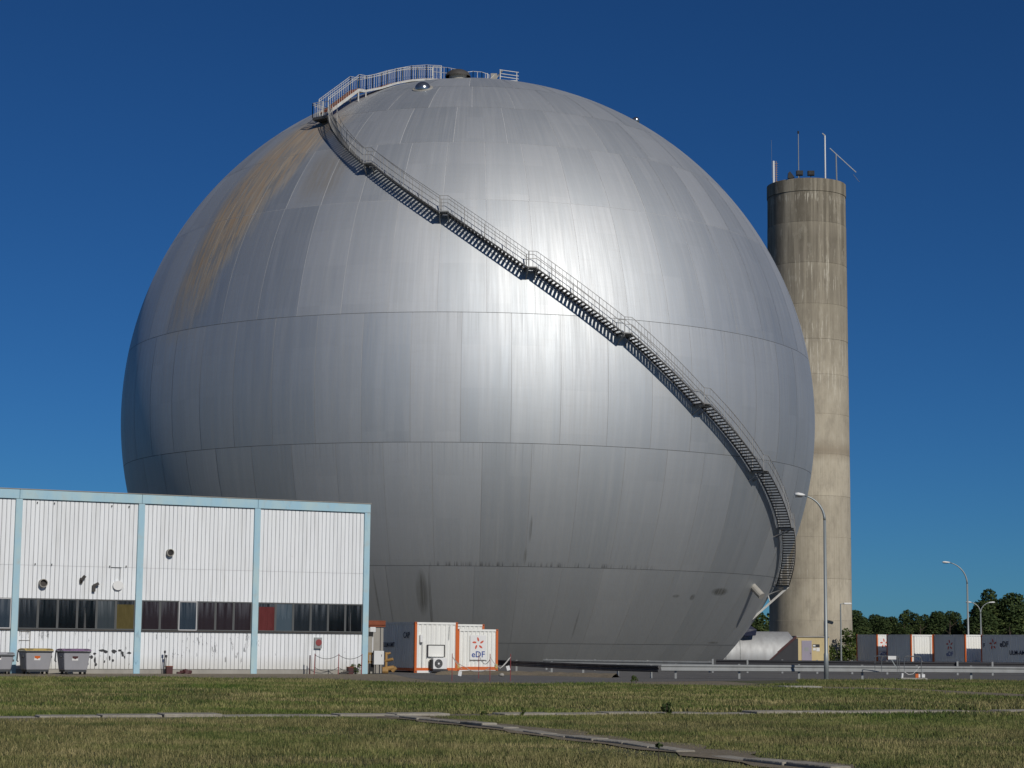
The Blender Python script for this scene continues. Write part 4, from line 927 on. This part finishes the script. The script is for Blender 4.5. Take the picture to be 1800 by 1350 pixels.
guardrail('dark backed guardrail behind the bright one, running right towards the containers', Dp, .74, 'galv_dark', 1, [(11.5+1.95*i, 112.85-(.0 if i else 0)-min(.9, .12*i)) for i in range(16)])

# ------------------------------------------------------------ street lamps
def lamp(label, loc, H, arm, rz=0, r=(.085, .05), arms=1, head=.55, grp='street lamps'):
    t = thing('street_lamp', label, 'lamp', loc, rz, grp)
    zb = H-arm*1.1
    MB().tube([(0, 0, 0), (0, 0, 1.2), (0, 0, 1.25), (0, 0, zb)], [r[0]*1.35, r[0]*1.3, r[0], (r[0]+r[1])/2], 12).build('pole', M['lamp_pole'], t, True)
    MB().lathe([(r[0]*2.2, 0), (r[0]*2.2, .03), (r[0]*1.4, .05)], 12).build('base_plate', M['galv'], t)
    for k_ in range(arms):
        s = -1 if k_ == 0 else 1; pts = []
        for q in range(11):
            a = q/10*rad(78); pts.append((s*arm*(1-cos(a))*1.08, 0, zb+arm*1.1*sin(a)))
        MB().tube(pts, [(r[0]+r[1])/2-((r[0]+r[1])/2-r[1]*.7)*q/10 for q in range(11)], 8).build('arm', M['lamp_pole'], t, True)
        ex, _, ez = pts[-1]; hd = MB(); n = 12; vs_ = []
        for (f, w_, hh) in ((0, .05, .05), (.25, .11, .09), (.6, .15, .12), (.85, .12, .10), (1, .03, .03)):
            for j in range(n):
                a = 2*pi*j/n; vs_.append((ex+s*f*head*1.0, w_*cos(a), ez+.0-f*.0+hh*sin(a)*(1 if sin(a) > 0 else .55)+.02+f*.03))
        hd.add(vs_, [(i*n+j, i*n+(j+1) % n, (i+1)*n+(j+1) % n, (i+1)*n+j) for i in range(4) for j in range(n)]+[tuple(range(n)), tuple(range(4*n, 5*n))])
        h_ = hd.build('lamp_head', M['white'], t, True); MB().box(min(ex+s*head*.25, ex+s*head*.9), max(ex+s*head*.25, ex+s*head*.9), -.1, .1, ez-.065, ez-.035).build('lamp_glass', M['galv_dark'], h_)
    return t
lamp('tall curved street lamp nearest the camera, standing in front of the concrete tower', (14.56, 91.7, 0), 8.5, 1.05, 0, (.085, .045), 1, .5)
lamp('tall curved street lamp rising behind the containers at the right', (44.9, 195, 0), 9.8, 1.9, 0, (.11, .06), 1, .8)
lamp('double armed street lamp in front of the dark trees at the right edge', (56.8, 240, 0), 6.9, 1.2, 0, (.09, .065), 2, .75)
t = thing('street_lamp', 'short square necked lamp before the concrete tower', 'lamp', (30.6, 184.0, 0), 0, 'street lamps')
MB().tube([(0, 0, 0), (0, 0, 5.4)], [.09, .06], 8).build('pole', M['lamp_pole'], t); MB().tube([(0, 0, 5.4), (.35, 0, 5.42)], .04, 6).build('arm', M['lamp_pole'], t); auto_bevel(MB().box(.3, 1.0, -.14, .14, 5.36, 5.52).build('lamp_head', M['white'], t), .05, 2)

# ------------------------------------------------------------ hut, duct, gates
hut = thing('technical_hut', 'small beige hut with a lilac door at the foot of the tower', 'hut', (25.9, 180.0, 0))
MB().box(0, 2.95, 0, 2.6, .0, 2.30).build('wall', M['beige'], hut); MB().box(-.06, 3.0, -.08, 2.66, 2.303, 2.42).build('roof', M['concrete_w'], hut); MB().box(-.02, 2.97, -.03, 0, 0, .14).build('plinth', M['rust'], hut)
dr = MB().box(.48, 1.38, -.03, 0, .14, 2.0).build('door', M['lilac'], hut); MB().box(1.25, 1.32, -.07, -.03, .85, .9).build('handle', M['black'], dr); MB().box(.72, 1.1, -.035, -.03, 1.05, 1.4).build('notice', M['galv'], dr)
sg = MB().box(1.48, 2.1, -.03, 0, 1.42, 1.68).build('sign_plate', M['galv_dark'], hut); MB().box(1.5, 1.72, -.036, -.03, 1.48, 1.62).build('sign_patch', M['white'], sg)
MB().box(1.50, 1.75, -.02, 0, 1.12, 1.36).box(1.8, 2.1, -.02, 0, 1.05, 1.38).build('notice', M['white'], hut)
# big silver duct with a mitred end
dt = thing('silver_duct', 'fat silver metal duct with a slanted end beside the foot of the sphere', 'duct', (19.3, 168, 0))
n = 40; rad_ = 2.1; zc = .60; rings = []
def cutx(z, yv): return 4.35-abs(yv)*.0 if z > 2.2 else 4.35-(2.2-z)*1.12
xs = [-3.2, -2.0, .0, 1.2, 2.2, 3.2, 4.2]; vs_ = []
for i, xx in enumerate(xs):
    for j in range(n):
        a = 2*pi*j/n; yv = rad_*cos(a); z = zc+rad_*sin(a); x = xx
        lim = 4.15-max(0, 2.0-z)*1.12; x = min(x, lim) if i < len(xs)-1 else lim
        f = (i/(len(xs)-1)); x = -3.2+(lim+3.2)*f
        vs_.append((x, yv, z))
mb = MB(); mb.add(vs_, [(i*n+j, i*n+(j+1) % n, (i+1)*n+(j+1) % n, (i+1)*n+j) for i in range(len(xs)-1) for j in range(n)]); mb.build('duct_shell', M['duct'], dt, True)
cone = []
for f, rr_ in ((0, 1), (1, .62)):
    for j in range(n):
        a = 2*pi*j/n; yv = rad_*cos(a)*rr_; z = zc+(rad_*sin(a))*rr_+(.0 if f == 0 else -.1); lim = 4.15-max(0, 2.0-(zc+rad_*sin(a)))*1.12; cone.append((lim+.75*f if sin(a) > -.2 else lim+.1*f, yv, z))
MB().add(cone, [(j, (j+1) % n, n+(j+1) % n, n+j) for j in range(n)]+[tuple(range(n, 2*n))]).build('end_cap', M['duct'], dt)
for xx in (-1.3, -.1): 
    mb = MB(); vs_ = [( xx+dx, (rad_+.03)*cos(2*pi*j/n), zc+(rad_+.03)*sin(2*pi*j/n)) for dx in (0, .06) for j in range(n)]; mb.add(vs_, [(j, (j+1) % n, n+(j+1) % n, n+j) for j in range(n)]); mb.build('seam_band', M['galv'], dt)
mb = MB(); mb.lathe([(2.5*cos(t), 2.5*sin(t)*.98) for t in [i*pi/2/10 for i in range(11)]], 32, (.2, 1.9, .75)); mb.lathe([(2.5, -.8), (2.5, 0)], 32, (.2, 1.9, .75)); mb.build('elbow', M['duct'], dt, True)
MB().prism([(.35, .0), (5.05, 0), (5.05, 1.95), (4.35, 2.0), (2.35, .1)][::-1] if False else [(1.9, .0), (4.75, .0), (4.75, 2.15), (4.45, 2.15), (2.1, .05)], -1.9, -1.2).build('support_wall', M['galv_dark'], dt)
MB().beam((1.95, -2.0, .0), (4.6, -2.0, 2.3), .12, .18).build('edge_beam', M['maroon'], dt)
tq = MB().add([(-1.2, -1.1, 2.72), (.0, -1.0, 2.62), (-.15, -1.55, 2.15), (-.9, -1.6, 2.08), (-1.6, -1.4, 2.2), (-1.0, -.6, 3.3)], [(0, 1, 2, 3, 4), (5, 0, 4), (5, 1, 0)]).add([(-1.2, -1.0, 2.70), (.0, -.9, 2.60), (-.15, -1.45, 2.13), (-.9, -1.5, 2.06), (-1.6, -1.3, 2.18), (-1.0, -.5, 3.28)], [(4, 3, 2, 1, 0), (4, 0, 5), (0, 1, 5)]).build('tarpaulin', M['dark_ink'], dt); tq.location = (1.35, -.55, .22)
MB().tube([(-4.2, -2.15, .0), (-2.6, -2.1, 1.5), (-1.9, -1.9, 1.9), (-.6, -1.75, 2.05)], .08, 6).build('cable', M['galv_dark'], dt)

M['hoop'] = paint('grey_pipe_paint', (0.12, 0.13, 0.135), 0.6, 0.2)
def gate(label, loc, W, brace):
    t = thing('pipe_barrier', label, 'barrier', loc); r = .024
    pts = [(0, 0, 0), (0, 0, .95)]+[(.12-.12*cos(a), 0, .95+.12*sin(a)) for a in (rad(30), rad(60), rad(90))]+[(W-.12+.12*sin(a), 0, .95+.12*cos(a)) for a in (rad(0), rad(30), rad(60))]+[(W, 0, .95), (W, 0, 0)]
    MB().tube(pts, r, 8).build('hoop', M['hoop'], t, True)
    MB().tube([(0, 0, .5), (W, 0, .5)], r*.7, 6).build('crossbar', M['hoop'], t)
    return t
gz = .0
b_ = 96.2-2.5
ga = gate('left pipe barrier hoop holding a small white sign at the pit', (17.42, 93.4, .05), .82, False); MB().box(.30, .68, -.05, -.03, .92, 1.08).build('sign_plate', M['white'], ga)
gb = gate('grey pipe barrier hoop just behind the signed one at the pit', (17.2, 93.9, .05), 1.05, True); MB().beam((.75, .0, .98), (1.02, .0, .5), .04, .04).build('brace', M['lamp_pole'], gb)
gc = gate('right pipe barrier hoop next to the orange and white box', (18.5, 93.5, .05), .80, True)
MB().tube([(0, 0, .35), (.2, 0, .22), (.4, 0, .25), (.55, 0, .4), (.72, 0, .6)], .012, 5).build('cable', M['white'], gc)
auto_bevel(tag(MB().box(17.3, 18.5, 92.7, 93.7, 0, .06).box(18.15, 19.4, 92.6, 93.6, 0, .13).build('pit_cover', M['concrete_w']), 'low stained concrete slab under the pipe barriers', 'slab'), .02)
bx = thing('signal_box', 'small orange and white box between the bright guardrail and the right pipe barrier', 'box', (18.95, 93.2, .13))
MB().box(0, .14, -.06, .08, 0, .19).build('orange_half', M['orange'], bx); MB().box(.143, .22, -.06, .08, 0.02, .17).box(.30, .44, -.06, .08, .02, .17).build('white_half', M['white'], bx)
tag(MB().tube([(18.33, 93.2, .1), (18.35, 93.2, .34)], .05, 8).build('marker_post', M['white']), 'short white marker post between the pipe barriers', 'post')
mh = thing('manhole', 'flat concrete manhole lid lying in the dirt near the base of the tall lamp', 'manhole', (10.9, 75.2, .0), .2)
auto_bevel(MB().box(-.7, .75, -.5, .5, 0, .07).build('lid', M['concrete_w'], mh), .02); MB().box(-1.3, -.72, -.4, .35, 0, .035).build('frame', M['louvre'], mh)
for i, (x, y, lab) in enumerate(((1.98, 98.3, 'pale stone lying left of the other one on the soil by the guardrail'), (3.1, 97.0, 'pale stone lying right of the other one on the soil by the guardrail'), (-.35, 92.3, 'pale rubble lump below the cube container'))):
    mb = MB(); vs_ = []; 
    for a in range(5):
        for j in range(8): t = 2*pi*j/8; ph = -pi/2+pi*a/4; rr = .11*random.uniform(.75, 1.1); vs_.append((rr*cos(ph)*cos(t)*1.4, rr*cos(ph)*sin(t), rr*sin(ph)*.8+.1))
    mb.add(vs_, [(a*8+j, a*8+(j+1) % 8, (a+1)*8+(j+1) % 8, (a+1)*8+j) for a in range(4) for j in range(8)]); tag(mb.build('stone', M['concrete_w'], None, True, loc=(x, y, 0)), lab, 'stone', 'pale stones on the soil bank')
# soil bank behind the asphalt edge
mb = MB(); bp = resample([(-3.4, 97.5), (-1.2, 98.5), (1, 98.2), (2.5, 97), (4.0, 95), (5, 93.2)], .5); vs_ = []
for i, p in enumerate(bp):
    for w_, h_ in ((-.8, 0.0), (-.3, .14), (.3, .18), (1.0, .0)): vs_.append((p.x+w_*.3, p.y+w_*1.2, max(0.0, h_+random.uniform(-.03, .03)) if h_ else -0.02))
mb.add(vs_, [(i*4+j, (i+1)*4+j, (i+1)*4+j+1, i*4+j+1) for i in range(len(bp)-1) for j in range(3)]); setting('soil_bank', mb, M['dirt'])

# ------------------------------------------------------------ trees
def set_tint(me, per_face, arr):
    a = me.attributes.new('tint', 'FLOAT', 'FACE'); a.data.foreach_set('value', arr.astype(np.float32))
def leaf_cloud(centres, radii, n, size, seed):
    r = np.random.default_rng(seed); nc = len(centres); wts = np.array([q[0]*q[1]*q[2] for q in radii])**.67; wts /= wts.sum()
    idx = r.choice(nc, n, p=wts); c = np.array(centres)[idx]; q = np.array(radii)[idx]
    d = r.normal(size=(n, 3)); d /= np.linalg.norm(d, axis=1)[:, None]; rr = r.uniform(.55, 1.06, n)**.6
    p = c+d*q*rr[:, None]
    a = r.normal(size=(n, 3)); a /= np.linalg.norm(a, axis=1)[:, None]; b = np.cross(a, d+r.normal(size=(n, 3))*.5); b /= np.linalg.norm(b, axis=1)[:, None]
    s = size*r.uniform(.5, 1.3, n)[:, None]
    v = np.stack([p-a*s, p-b*s*.6, p+a*s, p+b*s*.6], 1).reshape(-1, 3)
    tint = np.clip(r.normal(.4, .2, n)+.15*(r.uniform(size=nc)[idx]-.5)*2, 0, 1)
    return v, tint
def quad_mesh(name, v, tint, mat):
    n = len(v)//4; me = bpy.data.meshes.new(name); me.vertices.add(4*n); me.vertices.foreach_set('co', v.astype(np.float32).ravel())
    me.loops.add(4*n); me.loops.foreach_set('vertex_index', np.arange(4*n, dtype=np.int32)); me.polygons.add(n); me.polygons.foreach_set('loop_start', np.arange(0, 4*n, 4, dtype=np.int32))
    me.materials.append(mat); me.update(calc_edges=True); set_tint(me, True, tint); return me
def crown_mesh(H, W, seed, mat, n=3800, low=.12, size=.30):
    r = random.Random(seed); cs, rs = [], []
    for i in range(16):
        t = r.random(); z = H*(low+.72*t); w = W*.5*(1-abs(t-.42)*1.05); a = r.uniform(0, 2*pi); d = w*r.uniform(.2, .75); s = W*r.uniform(.13, .22)
        cs.append((d*cos(a), d*sin(a), z)); rs.append((s, s, s*r.uniform(.9, 1.4)))
    cs.append((0, 0, H*.86)); rs.append((W*.15, W*.15, H*.12)); cs.append((0, 0, H*.45)); rs.append((W*.3, W*.3, H*.3))
    v, t = leaf_cloud(cs, rs, n, size, seed); return quad_mesh('crown', v, t, mat)
TM = [crown_mesh(10, 6.5, 11, M['leaf'], 15000, .03, .19), crown_mesh(9, 7.5, 12, M['leaf'], 15000, .03, .19), crown_mesh(11, 6, 13, M['leaf'], 15000, .03, .19), crown_mesh(5.5, 5, 14, M['leaf_l'], 8000, .03, .15)]
def trunk_mesh(H):
    mb = MB(); mb.tube([(0, 0, 0), (.1, 0, H*.3), (0, .1, H*.6), (.05, 0, H*.85)], [.28, .2, .12, .04], 8)
    for a in range(6): t = a*1.1; z = H*(.25+.09*a); mb.tube([(0, 0, z), (cos(t)*1.3, sin(t)*1.3, z+1.2)], [.08, .03], 5)
    return mb.mesh('trunk', M['bark'])
TR = trunk_mesh(10)
def tree(label, loc, k_, s, sz=None, rz=None, grp='trees beyond the containers'):
    t = thing('tree', label, 'tree', loc, random.uniform(0, 6) if rz is None else rz, grp); t.scale = (s*1.32, s*1.32, (sz or s)*random.uniform(.97, 1.05)); link('trunk', TR, t); link('crown', TM[k_], t); return t
# (photo-like skyline) x at distance y
rowT = [(61.6, 348, 1, .72), (67.6, 352, 1, .76), (73.0, 350, 0, .7), (75.2, 352, 1, .78), (57.2, 330, 1, .86), (60.2, 342, 0, .66), (63.0, 336, 1, .74), (66.2, 334, 0, .74), (68.9, 338, 2, .66), (71.2, 331, 1, .86), (74.0, 334, 0, .74), (76.4, 330, 1, .72), (79.2, 338, 2, .62), (55.0, 335, 1, .95), (58.8, 350, 0, .7), (64.6, 352, 1, .8), (70.4, 352, 0, .8), (77.5, 350, 1, .7)]
names = ['tree filling the gap left of the broad tree', 'tree filling the dip before the tallest broad tree', 'tree filling the gap near the curved lamp', 'tree partly behind the curved lamp arm', 'second tree right of the tower', 'third tree right of the tower', 'fourth tree right of the tower, medium tall', 'broad tree above the first container gap', 'narrow tree above the second container', 'tallest broad tree left of the curved lamp', 'rounded tree in the middle of the far row', 'wide tree at the right end of the low far row', 'small pointed tree just left of the curved lamp', 'dark tree touching the right flank of the tower', 'tree half hidden behind the second one right of the tower', 'tree half hidden behind the fourth one right of the tower', 'tree half hidden left of the tallest broad tree', 'tree half hidden behind the curved lamp post']
for (x, y, k_, s), nm in zip(rowT, names): tree(nm, (x, y, 0), k_, s)
big = [(64.6, 268, 2, .88, 'tall dark tree right behind the double armed lamp'), (66.6, 272, 1, .93, 'tall dark tree just right of the double armed lamp'), (61.6, 275, 0, .66, 'lower dark tree between the two lamps'), (67.9, 268, 1, .98, 'dark tree second from the right edge'), (71.4, 270, 1, .93, 'dark tree at the right edge of the photo'), (75.5, 275, 2, .85, 'dark tree just past the right edge'), (63.0, 266, 1, .74, 'broad dark tree left of the double armed lamp')]
for x, y, k_, s, nm in big: tree(nm, (x, y, 0), k_, s)
for x, y, s, nm in ((55.3, 250, .55, 'pale green bush above the far left container'), (60.5, 255, .5, 'pale bush above the second container'), (68.0, 252, .62, 'light green bush left of the curved lamp base'), (64.8, 258, .5, 'light bush above the third container'), (74.5, 245, .7, 'light green bush under the right hand trees'), (52.0, 252, .5, 'bush touching the tower edge behind the container'), (71.4, 249, .6, 'light green bush behind the double lamp pole')):
    tree(nm, (x, y, 0), 3, s, grp='light bushes in front of the far trees')
tree('dark tree seen in the gap between the sphere and the tower', (32.6, 268, 0), 1, .72)
tree('green tree left in the gap between the sphere and the tower', (30.2, 262, 0), 3, .95)
# shrub at the foot of the tower
shm = crown_mesh(3.3, 2.5, 31, M['leaf_l'], 1500, .05, .13)
sr = thing('shrub', 'tall loose shrub with yellowish leaves at the right foot of the tower', 'shrub', (31.25, 185, 0)); link('foliage', shm, sr); MB().tube([(0, 0, 0), (0, 0, 2)], [.06, .03], 6).build('stem', M['bark'], sr)
sr = thing('shrub', 'low thin shrub between the near lamp post and the small lamp', 'shrub', (29.3, 181.5, 0)); link('foliage', crown_mesh(1.7, 1.6, 32, M['leaf_l'], 500, .02, .11), sr); MB().tube([(0, 0, 0), (0, 0, 1)], [.05, .02], 6).build('stem', M['bark'], sr)
# wooded horizon: one mass
r = np.random.default_rng(5); cs, rs = [], []
for i in range(420):
    a = r.uniform(-pi, pi); d = r.uniform(420, 520)
    x_, y_ = d*sin(a), d*cos(a); s = r.uniform(4, 7); cs.append((x_, y_, r.uniform(2, 4))); rs.append((s*1.8, s*1.8, s*.75))
v, t = leaf_cloud(cs, rs, 150000, .8, 3); o = link('distant_wood', quad_mesh('distant_wood', v, t, M['leaf'])); o['kind'] = 'stuff'; o['label'] = 'low dark belt of distant woodland along the horizon'

# ------------------------------------------------------------ grass and weeds
def inside(x, y, poly):
    res = np.zeros(len(x), bool); n = len(poly); j = n-1
    for i in range(n):
        xi, yi = poly[i]; xj, yj = poly[j]
        if yi != yj: c = ((yi > y) != (yj > y)) & (x < (xj-xi)*(y-yi)/(yj-yi)+xi); res ^= c
        j = i
    return res
def dist_poly(x, y, pl):
    d = np.full(len(x), 1e9)
    for a, b in zip(pl[:-1], pl[1:]):
        ax, ay = a; bx, by = b; L2 = (bx-ax)**2+(by-ay)**2; t = np.clip(((x-ax)*(bx-ax)+(y-ay)*(by-ay))/L2, 0, 1)
        d = np.minimum(d, np.hypot(x-ax-t*(bx-ax), y-ay-t*(by-ay)))
    return d
FAR = [(-60, 18), (60, 18), (60, 93.0), (25, 94.2), (17, 92.8), (13, 90.6), (12, 82), (9.5, 78.6), (8.7, 77.6), (4.6, 78.4), (1.4, 77.1), (-2.6, 75), (-6.7, 80.2), (-14, 82.4), (-20.2, 79.5), (-40, 72)]
DP = [(4.9, 77.2), (8.7, 75.1), (11, 73), (14.5, 69), (16.5, 62.5), (24, 58.6), (24, 63.4), (17.5, 67.4), (15, 74.8), (11.5, 77.3), (9, 78.6), (5, 78.8)]
def patch(x, y, s, ph): return np.sin(x*s+ph)*np.cos(y*s*1.3+ph*2)+.6*np.sin(x*s*2.3+y*s*1.7+ph*3)
def grass(y0, y1, n, h, w, seed, name):
    r = np.random.default_rng(seed); y = y0+(y1-y0)*r.uniform(size=n)**.85; x = (r.uniform(-1, 1, n))*(.275*y+2.0)
    keep = inside(x, y, FAR) & ~inside(x, y, DP)
    d1 = dist_poly(x, y, K1); d2 = dist_poly(x, y, K2)
    keep &= (d1 > .36) & (d2 > .26); keep &= (r.uniform(size=n) < np.clip((d1-.30+.35*patch(x, y, 1.7, 1.1))/1.0, .06, 1)) & (r.uniform(size=n) < np.clip((d2-.25)/.7, .06, 1))
    pt = patch(x, y, .55, .3); keep &= r.uniform(size=n) < np.clip(.85+.22*pt, .35, 1)
    x, y, pt = x[keep], y[keep], pt[keep]; m = len(x)
    hh = h*r.uniform(.45, 1.25, m)*(1+.22*pt)*np.clip((np.minimum(dist_poly(x, y, K1), dist_poly(x, y, K2)))/1.5, .35, 1)*np.where(r.uniform(size=m) < .04, 1.6, 1); a = r.uniform(0, 2*pi, m); lean = r.uniform(0, .7, m)*hh; b = r.uniform(0, 2*pi, m)
    wx, wy = np.cos(a)*w, np.sin(a)*w; base = np.stack([x, y, np.zeros(m)], 1)
    v = np.empty((m, 4, 3)); v[:, 0] = base-np.stack([wx, wy, np.zeros(m)], 1); v[:, 1] = base+np.stack([wx, wy, np.zeros(m)], 1)
    top = base+np.stack([np.cos(b)*lean, np.sin(b)*lean, hh], 1); v[:, 2] = top+np.stack([wx, wy, np.zeros(m)], 1)*.25; v[:, 3] = top-np.stack([wx, wy, np.zeros(m)], 1)*.25
    gr = r.uniform(size=(512, 512)); g2 = r.uniform(size=(512, 512)); cs_ = .22 if y0 < 40 else .5
    ci = (np.floor(x/cs_)+256+r.integers(0, 2, m)).astype(int) % 512; cj = (np.floor(y/(cs_*1.6))+r.integers(0, 2, m)).astype(int) % 512
    ck = (np.floor(x/(cs_*5))+256+r.integers(0, 2, m)).astype(int) % 512; cl_ = (np.floor(y/(cs_*9))+r.integers(0, 2, m)).astype(int) % 512
    tint = np.clip(.45+.75*(gr[ci, cj]-.5)+.45*(g2[ck, cl_]-.5)+r.normal(0, .11, m), 0, 1)
    o = link(name, quad_mesh(name, v.reshape(-1, 3), tint, M['grass'])); o['kind'] = 'stuff'; return o
o = grass(21.5, 46, 430000, .065, .0062, 1, 'grass'); o['label'] = 'short dry meadow grass in the near foreground'
o = grass(44, 94, 400000, .085, .015, 2, 'grass'); o['label'] = 'greener meadow grass beyond the straight kerb line'
def weed(label, loc, H, W, n, mat='leaf', size=.06):
    t = thing('weed', label, 'weed', loc); r = random.Random(int(loc[0]*100)); cs = [(r.uniform(-.4, .4)*W, r.uniform(-.4, .4)*W, H*r.uniform(.2, .85)) for _ in range(7)]; rs = [(W*.22, W*.22, H*.2)]*7
    v, tt = leaf_cloud(cs, rs, n, size, int(loc[1]*10)); link('foliage', quad_mesh('foliage', v, tt, M[mat]), t); MB().tube([(0, 0, 0), (0, 0, H*.7)], [.02, .01], 5).build('stem', M['bark'], t); return t
weed('dark leafy weed growing on the straight kerb right of centre', (3.55, 45.0, 0), .34, .22, 420, 'leaf', .035)
weed('small weed at the fork where the two kerb lines meet', (-.55, 43.2, 0), .14, .16, 120, 'leaf_l', .02)
weed('little weed on the kerb just right of the fork', (.3, 43.9, 0), .18, .12, 120, 'leaf_l', .02)
weed('tuft at the edge of the asphalt in the middle', (5.15, 81, 0), .30, .4, 200, 'leaf_l', .035)
weed('bright weeds against the hall corner beside the blue column', fpt(-.75, .35)+(0,), .5, .5, 420, 'leaf_l', .04)
sp = thing('dry_stalk', 'dark dry flower stalk standing alone in the near grass right of centre', 'plant', (2.0, 26.8, 0)); MB().tube([(0, 0, 0), (.01, 0, .24)], .006, 5).build('stem', M['bark'], sp); v, tt = leaf_cloud([(0.01, 0, .25)], [(.05, .05, .03)], 60, .02, 4); link('seed_head', quad_mesh('seed_head', v, tt, M['leaf']), sp)
print('plates', plates, 'objects', len(bpy.data.objects))
